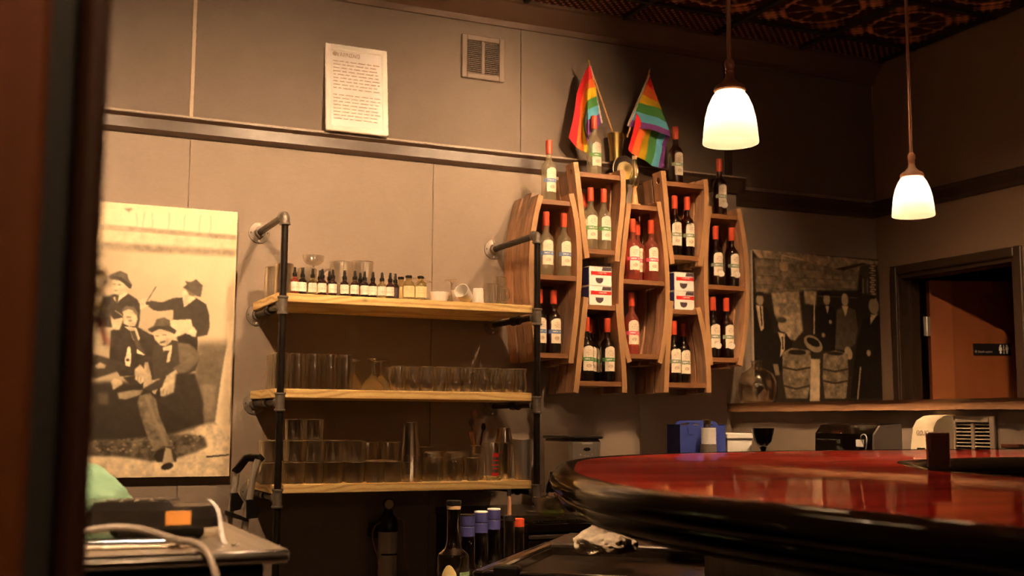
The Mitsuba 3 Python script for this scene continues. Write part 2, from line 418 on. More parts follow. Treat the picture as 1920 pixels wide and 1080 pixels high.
# right wall with the doorway, hall behind it
DY0, DY1, DZ = 3.873, 4.632, 2.02
wr = struct('wall_right', cat_([box(WX, WX + 0.12, DY1, WY + 0.1, 0, CEIL + 0.1), box(WX, WX + 0.12, -2.6, DY0, 0, CEIL + 0.1), box(WX, WX + 0.12, DY0, DY1, DZ, CEIL + 0.1)]), 'm_wall_right')
dk = empty_struct('door_1')
for nm, b in (('casing', box(WX - 0.018, WX, DY1, DY1 + 0.045, 0, DZ + 0.045, 0.004)), ('casing', box(WX - 0.018, WX, DY0 - 0.045, DY0, 0, DZ + 0.045, 0.004)),
              ('casing', box(WX - 0.018, WX, DY0, DY1, DZ, DZ + 0.045, 0.004)), ('jamb', box(WX, WX + 0.12, DY1 - 0.022, DY1, 0, DZ)),
              ('jamb', box(WX, WX + 0.12, DY0, DY0 + 0.022, 0, DZ)), ('jamb', box(WX, WX + 0.12, DY0, DY1, DZ - 0.022, DZ)),
              ('stop', box(WX + 0.055, WX + 0.075, DY1 - 0.036, DY1 - 0.022, 0, DZ - 0.022))):
    part(dk, nm, b, 'm_trim')
ang = -24.0
leaf = box(0, 0.80, -0.022, 0.022, 0.01, DZ - 0.03, 0.003)
dl = part(dk, 'leaf', moved(leaf, WX + 0.145, DY1 - 0.055, 0, rz=ang), 'm_door')
part(dk, 'edge_strip', moved(box(0.0, 0.115, -0.0235, -0.022, 0.01, DZ - 0.03), WX + 0.145, DY1 - 0.055, 0, rz=ang), 'm_door_strip')
part(dk, 'hinge', moved(cat_([box(-0.035, 0.0, -0.026, -0.018, 1.70, 1.80, 0.001), trimesh.creation.cylinder(0.008, 0.10, sections=12, transform=trimesh.transformations.translation_matrix([-0.02, -0.026, 1.75]))]), WX + 0.145, DY1 - 0.055, 0, rz=ang), 'm_zinc')
struct('wall_hall', cat_([box(WX + 1.3, WX + 1.4, 3.0, 5.2, 0, CEIL), box(WX + 0.12, WX + 1.4, 4.95, 5.05, 0, CEIL), box(WX + 0.12, WX + 1.4, 2.9, 3.0, 0, CEIL), box(WX + 0.12, WX + 1.4, 2.9, 5.05, 2.6, 2.7)]), 'm_wall_right')
struct('wall_left', box(-1.7, -1.6, -2.6, WY + 0.1, 0, CEIL + 0.1), 'm_far_wall')
struct('wall_front', box(-1.7, WX + 0.1, -2.7, -2.6, 0, CEIL + 0.1), 'm_far_wall')
struct('floor', box(-1.7, WX + 1.4, -2.7, 5.1, -0.1, 0.0), 'm_floor')
# sign on the door leaf
sg = thing('restroom_sign', 'dark restroom sign with arrow and two figures on the open wooden door', 'sign')
SL = [(4.4361,1.7381),(4.7023,1.684)]
def on_leaf(m, s, z):   # mesh in xy plane -> on the leaf face at distance s from its hinge side
    q = m.copy(); v = q.vertices.copy()
    q.vertices = np.c_[v[:, 0] + s, -0.0225 - v[:, 2], v[:, 1] + z]; q.invert()
    return moved(q, WX + 0.145, DY1 - 0.055, 0, rz=ang)
SS, SZ = 0.312, 1.632
part(sg, 'plate', on_leaf(prism(sbox(-0.096, -0.030, 0.096, 0.030).exterior.coords[:-1], 0.006), SS, SZ), 'm_black_plastic')
part(sg, 'lettering', on_leaf(moved(text('Restrooms', 0.011), -0.036, -0.012, 0.0062), SS, SZ), 'm_grey_plastic')
part(sg, 'arrow', on_leaf(moved(prism([(-0.008, 0), (0.004, 0.009), (0.004, -0.009)], 0.001), -0.084, -0.012, 0.0062), SS, SZ), 'm_grey_plastic')
for k, dx in enumerate((0.044, 0.078)):
    fig = cat_([moved(trimesh.creation.cylinder(0.0045, 0.001, sections=14), 0, 0.019, 0.0005),
                prism([(-0.010, -0.006), (-0.006, 0.012), (0.006, 0.012), (0.010, -0.006)] if k == 0 else [(-0.008, -0.004), (-0.008, 0.012), (0.008, 0.012), (0.008, -0.004)], 0.001),
                prism([(-0.004, -0.022), (-0.004, -0.004), (0.004, -0.004), (0.004, -0.022)], 0.001)])
    part(sg, 'figure', on_leaf(moved(fig, dx, 0, 0.0062), SS, SZ), 'm_white')
part(sg, 'divider', on_leaf(moved(prism(sbox(-0.001, -0.022, 0.001, 0.022).exterior.coords[:-1], 0.001), 0.061, 0, 0.0062), SS, SZ), 'm_white')

# ------------------------------------------------------------------ half wall on the right, with its live-edge cap
hw = struct('wall_half', box(3.35, 3.47, 0.9, WY, 0.0, 1.30), 'm_half_wall')
def cap_mesh():
    def f(u, v):
        y = 0.85 + u * (WY - 0.85)
        w = v * 4
        wob = 0.012 * (meshkit.fbm(np.array([y * 9, 0, 3.0]), 3) - 0.5)
        x0, x1, z0, z1 = 3.325 + wob, 3.50, 1.302, 1.343
        wz = 0.006 * (meshkit.fbm(np.array([y * 14, 5, 1.0]), 3) - 0.5)
        if w <= 1: return (x1 + (x0 - x1) * w, y, z0 + wz)
        if w <= 2: return (x0 + 0.006 * math.sin((w - 1) * 3.14), y, z0 + wz + (z1 - z0 - wz) * (w - 1))
        if w <= 3: return (x0 + (x1 - x0) * (w - 2), y, z1)
        return (x1, y, z1 + (z0 - z1) * (w - 3))
    m, _ = grid(f, 120, 16)
    return m
solo('wall_cap_plank', cap_mesh(), 'm_edge_wood', 'rough live-edge dark wood plank capping the low wall on the right', 'shelf plank', smooth=30)

# ------------------------------------------------------------------ old photographs printed on canvas
class Print:
    """Grey values over the canvas, laid down shape by shape like a screen print."""
    def __init__(s, x0, x1, z0, z1, nx, nz, base):
        s.b = (x0, x1, z0, z1); s.n = (nx, nz)
        s.X, s.Z = np.meshgrid(np.linspace(x0, x1, nx), np.linspace(z1, z0, nz))
        s.a = np.full((nz, nx), float(base))
        s.px = (x1 - x0) / nx
    def put(s, m, val, soft, tex=0.0):
        if soft: m = gaussian_filter(m.astype(float), soft * 0.0023 / s.px)
        t = val
        if tex:
            t = val * (1 + tex * (meshkit.fbm(np.stack([s.X * 45, s.Z * 45, np.full_like(s.X, val * 50)], -1), 4) - 0.5) * 2)
        s.a = s.a * (1 - m) + t * m
    def poly(s, pts, val, soft=0.8, tex=0.25):
        P = np.array(pts, float)
        c = np.zeros(s.X.shape, bool)
        x0, z0 = P[-1]
        for x1, z1 in P:
            if z0 != z1:
                h = ((s.Z < z1) != (s.Z < z0)) & (s.X < (x0 - x1) * (s.Z - z1) / (z0 - z1) + x1)
                c ^= h
            x0, z0 = x1, z1
        s.put(c, val, soft, tex)
    def blob(s, c, rx, rz, val, soft=0.8, rot=0, tex=0.15):
        dx, dz = s.X - c[0], s.Z - c[1]
        a = math.radians(rot)
        u, w = dx * math.cos(a) + dz * math.sin(a), -dx * math.sin(a) + dz * math.cos(a)
        s.put((u / rx) ** 2 + (w / rz) ** 2 < 1, val, soft, tex)
    def line(s, pts, wd, val, soft=0.6):
        m = np.zeros(s.X.shape, bool)
        for (xa, za), (xb, zb) in zip(pts[:-1], pts[1:]):
            d = np.array([xb - xa, zb - za]); L = d @ d + 1e-12
            t = np.clip(((s.X - xa) * d[0] + (s.Z - za) * d[1]) / L, 0, 1)
            m |= np.hypot(s.X - xa - t * d[0], s.Z - za - t * d[1]) < wd
        s.put(m, val, soft)
    def colors(s, lo, hi, gamma=1.6):
        g = np.clip(s.a, 0, 1)[..., None] ** gamma
        return (np.array(lo) * (1 - g) + np.array(hi) * g).reshape(-1, 3)

mat('m_print', {'type': 'principled', 'base_color': {'type': 'mesh_attribute', 'name': 'vertex_color'}, 'roughness': 0.55, 'specular': 0.4})

def canvas(name, pr_, depth, lo, hi, label, cat, body='m_beige', gamma=1.6):
    x0, x1, z0, z1 = pr_.b
    k = thing(name, label, cat)
    part(k, 'stretcher', box(x0 + 0.001, x1 - 0.001, WY - depth + 0.001, WY - 0.002, z0 + 0.001, z1 - 0.001, 0.003), body)
    m = pane_surface(x0, x1, z0, z1, WY - depth, *pr_.n)
    part(k, 'print', m, 'm_print', color=pr_.colors(lo, hi, gamma))
    return k

# the big portrait group on the left
A = Print(0.13, 0.905, 1.026, 2.098, 340, 470, 0.70)
CA = 4.742
dx_, dz_ = A.X, A.Z
A.a += 0.10 * (meshkit.fbm(np.stack([dx_ * 7, dz_ * 7, dx_ * 0 + 2], -1), 4) - 0.5) + 0.12 * np.clip((dx_ - 0.5) / 0.4, -1, 1)
A.poly([(0.276,2.1014),(0.9059,2.0975),(0.9053,1.9346),(0.2837,1.9331)], 0.80, 1, 0.12)
A.poly([(0.2761,2.0992),(0.9059,2.0999),(0.9042,2.0057),(0.2801,2.0115)], 0.95, 1, 0.06)
for q in [(0.5069,2.0634),(0.5395,2.0683),(0.567,2.0658),(0.633,2.0757),(0.6948,2.0689),(0.757,2.0715),(0.7968,2.0746)]:
    A.line([(q[0], q[1]), (q[0] + 0.006 * math.sin(q[0] * 90), q[1] - 0.045), (q[0] - 0.004, q[1] - 0.075)], 0.0022, 0.72, 1.0)
A.poly([(0.2801,2.0115),(0.7255,2.001),(0.9044,1.9997),(0.905,1.982),(0.7035,1.9854),(0.2811,1.9891)], 0.58, 1)
A.poly([(0.2834,1.9387),(0.9051,1.9405),(0.9002,1.9141),(0.285,1.9051)], 0.50, 2.5)
A.poly([(0.4576,2.0766),(0.4953,2.082),(0.4798,2.0635)], 0.45, 1)
A.poly([(0.7526,1.5597),(0.9115,1.565),(0.9006,1.1958),(0.7644,1.2296)], 0.34, 6)
A.poly([(0.3172,1.1955),(0.9219,1.2417),(0.9063,1.0229),(0.3247,1.0314)], 0.86, 3, 0.3)
A.poly([(0.7593,1.4999),(0.8804,1.5224),(0.86,1.4263),(0.8426,1.246),(0.7733,1.2363)], 0.30, 3)
A.poly([(0.7771,1.3915),(0.8424,1.3903),(0.8376,1.2554),(0.7868,1.2458)], 0.40, 2)
A.poly([(0.8762,1.6472),(0.9,1.6482),(0.9025,1.4272),(0.8964,1.1792),(0.8428,1.2413),(0.8604,1.412),(0.8794,1.5511)], 0.90, 1.2, 0.06)
A.poly([(0.2977,1.3919),(0.6124,1.3979),(0.7708,1.3067),(0.8011,1.2364),(0.7648,1.2176),(0.6568,1.1803),(0.309,1.1448)], 0.09, 3)
# rug
A.poly([(0.3077,1.1716),(0.4016,1.1715),(0.5413,1.1667),(0.6565,1.1896),(0.7472,1.1942),(0.803,1.1802),(0.8159,1.1427),(0.7683,1.1196),(0.6961,1.097),(0.6066,1.0863),(0.4823,1.1078),(0.3872,1.1085),(0.3104,1.1135)], 0.24, 2, 0.9)
for k in range(70):
    t = RNG.random(2)
    q0 = (0.3356,1.1178); q1 = (0.8042,1.1474)
    A.blob((q0[0] + (q1[0] - q0[0]) * t[0], q0[1] + 0.02 + (q1[1] - q0[1]) * t[0] + (t[1] - 0.5) * 0.05), 0.006, 0.004, 0.12 + 0.4 * RNG.random(), 0.9)
# standing man, left
A.poly([(0.3987,1.7206),(0.4383,1.7361),(0.4898,1.7406),(0.5241,1.7189),(0.5381,1.6961),(0.5384,1.6414),(0.5322,1.61),(0.3784,1.6041),(0.3852,1.6967)], 0.13)
A.poly([(0.4334,1.7222),(0.4784,1.7459),(0.4905,1.7406),(0.4612,1.7158),(0.4508,1.7017),(0.4394,1.7109)], 0.85, 0.6)
A.poly([(0.4429,1.7305),(0.4551,1.7311),(0.4527,1.6999),(0.4434,1.7033)], 0.2, 0.6)
A.poly([(0.4265,1.7977),(0.4576,1.8033),(0.4863,1.7795),(0.4884,1.7561),(0.4677,1.7375),(0.4495,1.7327),(0.4351,1.7417),(0.4278,1.7686)], 0.80, 0.9)
A.blob((0.4359,1.7748), 0.006, 0.003, 0.45, 0.8)
A.blob((0.4551,1.7739), 0.007, 0.003, 0.45, 0.8)
A.blob((0.4432,1.7499), 0.008, 0.003, 0.40, 0.8)
A.poly([(0.4134,1.8047),(0.4258,1.8151),(0.4565,1.8286),(0.4828,1.8184),(0.4894,1.7953),(0.5031,1.7765),(0.4982,1.7606),(0.4811,1.7714),(0.4581,1.7916),(0.4268,1.7918)], 0.26, 0.8)
A.poly([(0.4135,1.802),(0.426,1.8089),(0.4612,1.8035),(0.5033,1.7726),(0.4956,1.7597),(0.4771,1.777),(0.4431,1.7974),(0.4231,1.7916)], 0.14, 0.7)
# man pointing, right
A.poly([(0.5544,1.7086),(0.5728,1.7173),(0.6183,1.7116),(0.6632,1.7315),(0.7014,1.7353),(0.7477,1.7376),(0.7915,1.7117),(0.8047,1.6683),(0.8083,1.6206),(0.7997,1.5884),(0.7611,1.5791),(0.7631,1.5237),(0.6931,1.5452),(0.6626,1.6465),(0.6631,1.684),(0.6121,1.6759),(0.5894,1.6788),(0.5624,1.6972)], 0.15)
A.poly([(0.6948,1.7589),(0.7232,1.7723),(0.7498,1.7337),(0.7254,1.7126),(0.7048,1.6958),(0.6979,1.7272)], 0.82, 0.8)
A.poly([(0.7078,1.7715),(0.7387,1.7731),(0.7476,1.7416),(0.7243,1.7444)], 0.34, 1)
A.poly([(0.7028,1.8031),(0.7262,1.7984),(0.749,1.8116),(0.7752,1.787),(0.769,1.7407),(0.7514,1.7438),(0.7235,1.7643),(0.6961,1.7749),(0.713,1.7897)], 0.22, 0.8)
A.poly([(0.5336,1.7154),(0.5536,1.7281),(0.5747,1.7174),(0.5698,1.6975),(0.5369,1.6784)], 0.82, 0.8)
A.blob((0.5658,1.706), 0.009, 0.008, 0.16, 0.6)
A.line([(0.5634,1.7168),(0.594,1.7734)], 0.0018, 0.25)
A.poly([(0.6514,1.6421),(0.7335,1.6494),(0.7401,1.6259),(0.7491,1.5905),(0.6653,1.5757)], 0.88, 0.7, 0.08)
A.poly([(0.7238,1.5975),(0.7442,1.6201),(0.7584,1.6028),(0.7534,1.5788),(0.7379,1.5802)], 0.86, 0.8)
A.poly([(0.5376,1.6609),(0.6576,1.6779),(0.6626,1.6465),(0.6369,1.6219),(0.5471,1.6106)], 0.70, 2, 0.05)
A.poly([(0.6807,1.5723),(0.7143,1.5932),(0.7616,1.5672),(0.7634,1.5158),(0.6931,1.5452)], 0.10, 1)
# man drinking
A.poly([(0.4298,1.5907),(0.4765,1.6156),(0.5284,1.6118),(0.5781,1.5844),(0.6162,1.5701),(0.631,1.4807),(0.5993,1.4255),(0.4738,1.4152),(0.431,1.4793)], 0.12)
A.poly([(0.4785,1.6099),(0.5032,1.5934),(0.5157,1.5589),(0.5309,1.5517),(0.5415,1.5637),(0.5268,1.6059),(0.51,1.6091)], 0.84, 0.6)
A.poly([(0.5032,1.5934),(0.5198,1.5959),(0.5425,1.5404),(0.5664,1.5023),(0.532,1.5246)], 0.2, 0.7)
A.poly([(0.4705,1.6696),(0.4995,1.6845),(0.5223,1.6719),(0.5291,1.641),(0.5209,1.6135),(0.4988,1.6107),(0.4761,1.6233)], 0.78, 0.9)
A.poly([(0.4684,1.6754),(0.4844,1.6916),(0.5141,1.6891),(0.53,1.6645),(0.5229,1.6564),(0.5072,1.6771),(0.4849,1.6781)], 0.30, 1)
A.blob((0.4955,1.6474), 0.010, 0.004, 0.45, 1)
A.blob((0.5016,1.6341), 0.009, 0.003, 0.42, 0.9)
A.poly([(0.4254,1.6522),(0.4425,1.6375),(0.4675,1.654),(0.4755,1.6388),(0.4626,1.5957),(0.4368,1.5986)], 0.80, 0.8)
A.poly([(0.4226,1.6753),(0.4407,1.68),(0.4747,1.6582),(0.4716,1.6445),(0.4425,1.6375),(0.4327,1.6525)], 0.12, 0.6)
A.line([(0.4448,1.6705),(0.4704,1.6541)], 0.002, 0.55)
A.poly([(0.5312,1.5245),(0.5626,1.5022),(0.559,1.4998),(0.5312,1.5071)], 0.88, 0.6)
A.poly([(0.4965,1.5331),(0.5065,1.5315),(0.5109,1.4969),(0.5089,1.4544),(0.4904,1.4578),(0.4874,1.4847),(0.4923,1.5002)], 0.90, 0.6)
A.blob((0.499,1.4803), 0.006, 0.006, 0.12, 0.5)
# left figure's arm and knee
A.poly([(0.2925,1.5051),(0.3787,1.4985),(0.4848,1.4692),(0.4945,1.4463),(0.3913,1.4074),(0.2973,1.401)], 0.14, 1.2)
A.poly([(0.3764,1.4527),(0.3973,1.4692),(0.4195,1.4583),(0.4156,1.4468),(0.3897,1.4439)], 0.62, 0.9)
A.poly([(0.4397,1.3946),(0.4522,1.4086),(0.4788,1.4022),(0.4838,1.3862),(0.4497,1.3627)], 0.72, 0.9)
A.poly([(0.4828,1.4115),(0.5397,1.4242),(0.6109,1.4351),(0.6124,1.3979),(0.5149,1.3822)], 0.12, 1)
A.poly([(0.3938,1.3505),(0.4306,1.351),(0.4347,1.3077),(0.4,1.3073)], 0.22, 2)
# seated man in front
A.poly([(0.5947,1.5421),(0.6286,1.5431),(0.6657,1.564),(0.7236,1.5501),(0.755,1.5353),(0.772,1.4923),(0.7582,1.4447),(0.6831,1.4039),(0.5999,1.41),(0.5894,1.4874)], 0.17)
A.poly([(0.6852,1.5528),(0.7313,1.5504),(0.7612,1.5236),(0.7702,1.4883),(0.7347,1.4559),(0.6957,1.4746)], 0.33, 1.2)
A.poly([(0.629,1.5334),(0.6627,1.5442),(0.6637,1.5168),(0.6576,1.4775),(0.6464,1.4733),(0.6471,1.5046),(0.6315,1.5178)], 0.82, 0.7)
A.poly([(0.6351,1.5218),(0.656,1.5205),(0.6454,1.5006),(0.6333,1.4691),(0.6272,1.4806)], 0.15, 0.7)
A.poly([(0.5899,1.5887),(0.6149,1.6053),(0.6568,1.599),(0.6653,1.5757),(0.6584,1.5559),(0.6402,1.5376),(0.6173,1.5428),(0.5977,1.5617)], 0.78, 0.9)
A.blob((0.6054,1.5784), 0.007, 0.003, 0.4, 0.8)
A.blob((0.6328,1.5824), 0.008, 0.003, 0.4, 0.8)
A.blob((0.6274,1.5541), 0.013, 0.0045, 0.30, 0.8, 20)
A.poly([(0.5698,1.6036),(0.5918,1.6181),(0.5951,1.6281),(0.602,1.644),(0.6282,1.653),(0.6514,1.6421),(0.6561,1.6167),(0.6788,1.6018),(0.6724,1.5878),(0.6531,1.595),(0.6148,1.6073),(0.5852,1.5925)], 0.28, 0.8)
A.poly([(0.5699,1.6017),(0.5994,1.6157),(0.6484,1.6192),(0.6788,1.6018),(0.6725,1.587),(0.6491,1.6019),(0.6111,1.606),(0.5835,1.5905)], 0.15, 0.7)
A.poly([(0.6692,1.4504),(0.7677,1.5238),(0.7714,1.486),(0.7337,1.4425),(0.6929,1.4275)], 0.32, 1.2)
A.poly([(0.6476,1.4219),(0.6831,1.4461),(0.6929,1.4275),(0.6764,1.3803),(0.682,1.3524),(0.651,1.3333),(0.628,1.3423),(0.6247,1.3702)], 0.76, 0.9)
A.poly([(0.5257,1.4424),(0.547,1.4638),(0.5752,1.4296),(0.5849,1.4113),(0.5501,1.3874),(0.5294,1.4055)], 0.78, 0.9)
A.poly([(0.5623,1.4735),(0.5757,1.4738),(0.5916,1.4114),(0.5933,1.3696),(0.5598,1.3691),(0.5607,1.4015)], 0.66, 0.8)
A.poly([(0.5897,1.4021),(0.612,1.4072),(0.6178,1.3747),(0.6076,1.3467),(0.5961,1.3558)], 0.66, 0.8)
for q in [(0.6367,1.3517),(0.6506,1.3426),(0.6641,1.3451),(0.5385,1.4011),(0.5498,1.3944),(0.6028,1.3559)]:
    A.line([q, (q[0] + 0.002, q[1] + 0.018)], 0.0012, 0.40, 0.6)
A.poly([(0.6836,1.432),(0.7571,1.4336),(0.7935,1.321),(0.7964,1.2364),(0.7551,1.2316),(0.7084,1.2547),(0.6522,1.3008),(0.6151,1.3282),(0.6327,1.3377),(0.6773,1.357)], 0.11, 1.4)
A.poly([(0.5475,1.3412),(0.5872,1.3533),(0.6106,1.3282),(0.6266,1.2635),(0.6561,1.1988),(0.6808,1.1433),(0.6447,1.1434),(0.6142,1.1206),(0.5801,1.1941),(0.5551,1.263),(0.542,1.3135)], 0.34, 1.0, 0.5)
A.line([(0.5744,1.3369),(0.609,1.2541),(0.6579,1.1526)], 0.006, 0.46, 2)
A.line([(0.6142,1.1206),(0.6447,1.1434),(0.6809,1.141)], 0.002, 0.16, 0.8)
A.poly([(0.4655,1.3515),(0.5157,1.3615),(0.56,1.3645),(0.5518,1.3459),(0.4995,1.3268),(0.4731,1.3287)], 0.52, 1)
A.poly([(0.5598,1.3691),(0.6122,1.4025),(0.6476,1.4219),(0.6313,1.3749),(0.5959,1.3604)], 0.15, 1)
A.poly([(0.6538,1.1411),(0.6766,1.1341),(0.6876,1.0832),(0.6654,1.0742),(0.6427,1.079)], 0.58, 0.9)
A.poly([(0.6228,1.1297),(0.6538,1.1411),(0.6448,1.0836),(0.6246,1.0838),(0.6103,1.1069)], 0.07, 1)
A.poly([(0.6764,1.1387),(0.7003,1.1062),(0.6966,1.0831),(0.6876,1.0832)], 0.12, 1)
A.blob((0.6634,1.0673), 0.024, 0.013, 0.06, 0.8, 15)
A.line([(0.815,1.103),(0.901,1.1103)], 0.0035, 0.15, 0.7)
canvas('canvas_print', A, 0.038, (0.012, 0.006, 0.003), (0.96, 0.79, 0.52), 'tall sepia canvas photograph of men in hats and dark suits, left of the pipe shelves', 'picture')

# the cellar group on the right, behind the live-edge plank
B = Print(3.475, 4.285, 1.29, 2.115, 330, 336, 0.10)
B.a += 0.05 * (meshkit.fbm(np.stack([B.X * 9, B.Z * 9, B.X * 0], -1), 4) - 0.5)
B.poly([(3.4869,2.0715),(4.1626,2.0784),(4.1353,1.9434),(3.8716,1.9298),(3.4931,1.8933)], 0.46, 2, 0.5)
for k in range(4):
    B.line([(3.4962,2.0294),(4.1499,2.0375)], 0.0012, 0.3, 0.8) if k == 0 else B.line([(a, b - 0.045 * k) for a, b in [(3.4962,2.0294),(4.1499,2.0375)]], 0.0015, 0.28, 0.8)
B.poly([(3.4676,2.1214),(4.3226,2.1061),(4.3106,2.0918),(4.1171,2.0578),(3.9625,2.0574),(3.7794,2.0725),(3.5075,2.0745)], 0.58, 1.5, 0.5)
B.poly([(3.4675,2.1197),(3.5065,2.1206),(3.5436,2.0768),(3.5177,2.0734)], 0.75, 1)
B.poly([(3.9839,2.0455),(4.1857,2.0932),(4.2079,2.0856),(4.0498,2.0405)], 0.15, 1)
B.poly([(4.1626,2.0784),(4.2652,2.0981),(4.2693,1.9145),(4.1682,1.9273)], 0.16, 2)
for xx in (755, 775, 795):
    B.line([(a, b) for a, b in ([(4.1789,2.0035),(4.1763,1.9321)])], 0.003, 0.45)
B.line([(4.2073,2.0077),(4.2044,1.9336)], 0.003, 0.45)
B.line([(4.2333,2.0092),(4.2305,1.9349)], 0.003, 0.4)
B.poly([(4.2766,2.0988),(4.3248,2.1017),(4.3103,1.3798),(4.2843,1.3794),(4.2895,1.6218),(4.3103,1.8003)], 0.34, 1.5, 0.3)
for k in range(26):
    z = 2.09 - k * 0.0125
    B.line([(4.225 + 0.01 * (k % 2), z), (4.25 + 0.01 * (k % 2), z)], 0.0035, 0.70, 0.7)
B.line([(3.6742,2.0963),(3.7904,2.0819)], 0.003, 0.8)
B.line([(3.6545,2.0648),(3.6584,2.0952),(3.6764,2.099)], 0.003, 0.75)
B.poly([(3.6397,2.0596),(3.6965,2.0631),(3.6933,2.024),(3.672,2.0124),(3.6429,2.021)], 0.72, 1)
B.poly([(3.6615,2.0135),(3.6826,2.0147),(3.7229,1.948),(3.7539,1.9237),(3.5912,1.911),(3.639,1.9521)], 0.48, 1.5, 0.6)
B.poly([(3.5858,1.9022),(3.775,1.9205),(3.7907,1.7272),(3.7255,1.665),(3.6838,1.6721),(3.6037,1.7881)], 0.62, 1.5, 0.5)
B.poly([(3.759,1.9153),(3.8016,1.9175),(3.8066,1.7278),(3.7793,1.701)], 0.10, 2)
B.poly([(3.791,1.9213),(3.8715,1.9254),(3.8638,1.8512),(3.7945,1.8566)], 0.66, 1.5, 0.4)
B.line([(3.8572,1.916),(3.8486,1.7035)], 0.003, 0.72)
def suit(pts, val=0.05): B.poly(pts, val, 1.0)
suit([(3.4459,1.8319),(3.4919,1.8425),(3.5378,1.8361),(3.5728,1.7953),(3.5916,1.7197),(3.6097,1.6188),(3.6137,1.3708),(3.4208,1.3683)])
B.blob((3.5149,1.8622), 0.022, 0.028, 0.62, 1)
B.blob((3.5156,1.8927), 0.026, 0.010, 0.10, 1)
B.poly([(3.4897,1.8356),(3.5326,1.8317),(3.535,1.7176),(3.5194,1.7044),(3.5097,1.7293)], 0.80, 0.8)
B.line([(3.5171,1.8267),(3.5252,1.7341)], 0.004, 0.08, 0.6)
suit([(3.5856,1.6856),(3.6326,1.7043),(3.6741,1.6973),(3.7095,1.6559),(3.712,1.5539),(3.617,1.5009),(3.5872,1.5423)])
B.blob((3.6522,1.739), 0.028, 0.033, 0.68, 1)
B.blob((3.6467,1.7661), 0.030, 0.014, 0.22, 1)
B.poly([(3.6222,1.7039),(3.6657,1.697),(3.6593,1.6118),(3.6314,1.5772),(3.6415,1.6452)], 0.80, 0.8)
B.line([(3.6486,1.6794),(3.6512,1.6201)], 0.004, 0.08, 0.6)
B.poly([(3.5872,1.5423),(3.6181,1.5431),(3.627,1.4885),(3.6011,1.4838)], 0.4, 1)
suit([(3.8668,1.8426),(3.9342,1.8588),(3.988,1.8394),(3.996,1.7524),(3.9808,1.6214),(3.8942,1.6188),(3.8595,1.7125)])
B.blob((3.9351,1.885), 0.022, 0.030, 0.58, 1)
B.blob((3.9306,1.9153), 0.030, 0.012, 0.06, 1)
B.poly([(3.9253,1.8496),(3.9503,1.8508),(3.9381,1.811)], 0.82, 0.7)
B.blob((3.9552,1.7682), 0.009, 0.010, 0.6, 0.8)
B.blob((3.9075,1.6987), 0.011, 0.012, 0.6, 0.8)
suit([(3.9987,1.8311),(4.0544,1.8555),(4.1202,1.8365),(4.1334,1.7401),(4.1139,1.6604),(4.0574,1.6237),(3.981,1.6301)], 0.22)
B.blob((4.0534,1.888), 0.022, 0.034, 0.66, 1)
B.poly([(4.0324,1.8545),(4.0744,1.8565),(4.0547,1.7985)], 0.82, 0.7)
B.blob((4.0679,1.6109), 0.024, 0.034, 0.62, 0.9, 20)
suit([(4.1745,1.7947),(4.2768,1.8167),(4.3196,1.7471),(4.3047,1.3797),(4.0706,1.3767),(4.1253,1.6696)])
B.blob((4.2447,1.8643), 0.034, 0.042, 0.52, 1.2)
B.blob((4.2329,1.9109), 0.028, 0.010, 0.06, 1)
B.poly([(4.2198,1.8054),(4.2715,1.8254),(4.2183,1.7654)], 0.75, 0.8)
B.blob((4.2013,1.6148), 0.013, 0.017, 0.55, 0.8)
B.line([(4.1449,1.5388),(4.1201,1.3773)], 0.0045, 0.5)
def barrel(q):
    B.poly(q, 0.40, 1.0, 0.6)
barrel([(3.6455,1.6029),(3.7035,1.6259),(3.8193,1.6166),(3.8281,1.5569),(3.8139,1.4371),(3.7961,1.3731),(3.6653,1.3715),(3.6453,1.4763)])
barrel([(3.9044,1.6019),(3.9808,1.6214),(4.0623,1.6064),(4.0641,1.5021),(4.0432,1.3763),(3.9079,1.3746),(3.8952,1.4813)])
B.a = np.where((B.X > 3.475), B.a, B.a)
for q in ([(3.6446,1.5268),(3.7318,1.5153),(3.822,1.5311)], [(3.6515,1.4343),(3.7292,1.4204),(3.8118,1.4371)], [(3.8998,1.5243),(3.9771,1.5132),(4.0628,1.5281)], [(3.9022,1.4643),(3.9751,1.4528),(4.0563,1.4673)]):
    B.line(q, 0.005, 0.14, 0.8)
B.blob((3.7396,1.6057), 0.055, 0.014, 0.08, 1)
B.blob((3.9824,1.6059), 0.050, 0.010, 0.10, 1)
B.blob((3.8416,1.6516), 0.062, 0.038, 0.50, 0.8, -25)
B.blob((3.8419,1.6602), 0.044, 0.020, 0.06, 0.8, -20)
B.poly([(3.8233,1.5739),(3.8821,1.5755),(3.8732,1.3613),(3.8116,1.3606)], 0.72, 0.9, 0.15)
canvas('canvas_print', B, 0.025, (0.006, 0.003, 0.002), (0.98, 0.74, 0.45), 'square sepia canvas photograph of a barrel cellar, above the live-edge plank', 'picture', 'm_beige', 1.6)

# ------------------------------------------------------------------ framed notice on the picture rail
nt = thing('framed_notice', 'white framed warning notice leaning on the picture rail', 'notice')
NX0, NX1, NZ0, NZ1 = 1.262, 1.540, 2.480, 2.872
TILT = 6.5
def lean(m):   # built upright at y = 0 facing -Y, foot at z = 0
    return moved(m, 0, WY - 0.0565, NZ0, rx=-TILT)
NH = NZ1 - NZ0 + 0.005
fr = []
for a in (box(NX0, NX0 + 0.024, -0.006, 0.012, 0, NH, 0.003), box(NX1 - 0.024, NX1, -0.006, 0.012, 0, NH, 0.003),
          box(NX0 + 0.022, NX1 - 0.022, -0.006, 0.012, 0, 0.024, 0.003), box(NX0 + 0.022, NX1 - 0.022, -0.006, 0.012, NH - 0.024, NH, 0.003)):
    part(nt, 'frame_bar', lean(a), 'm_white')
part(nt, 'sheet', lean(box(NX0 + 0.02, NX1 - 0.02, 0.002, 0.010, 0.02, NH - 0.02)), 'm_paper')
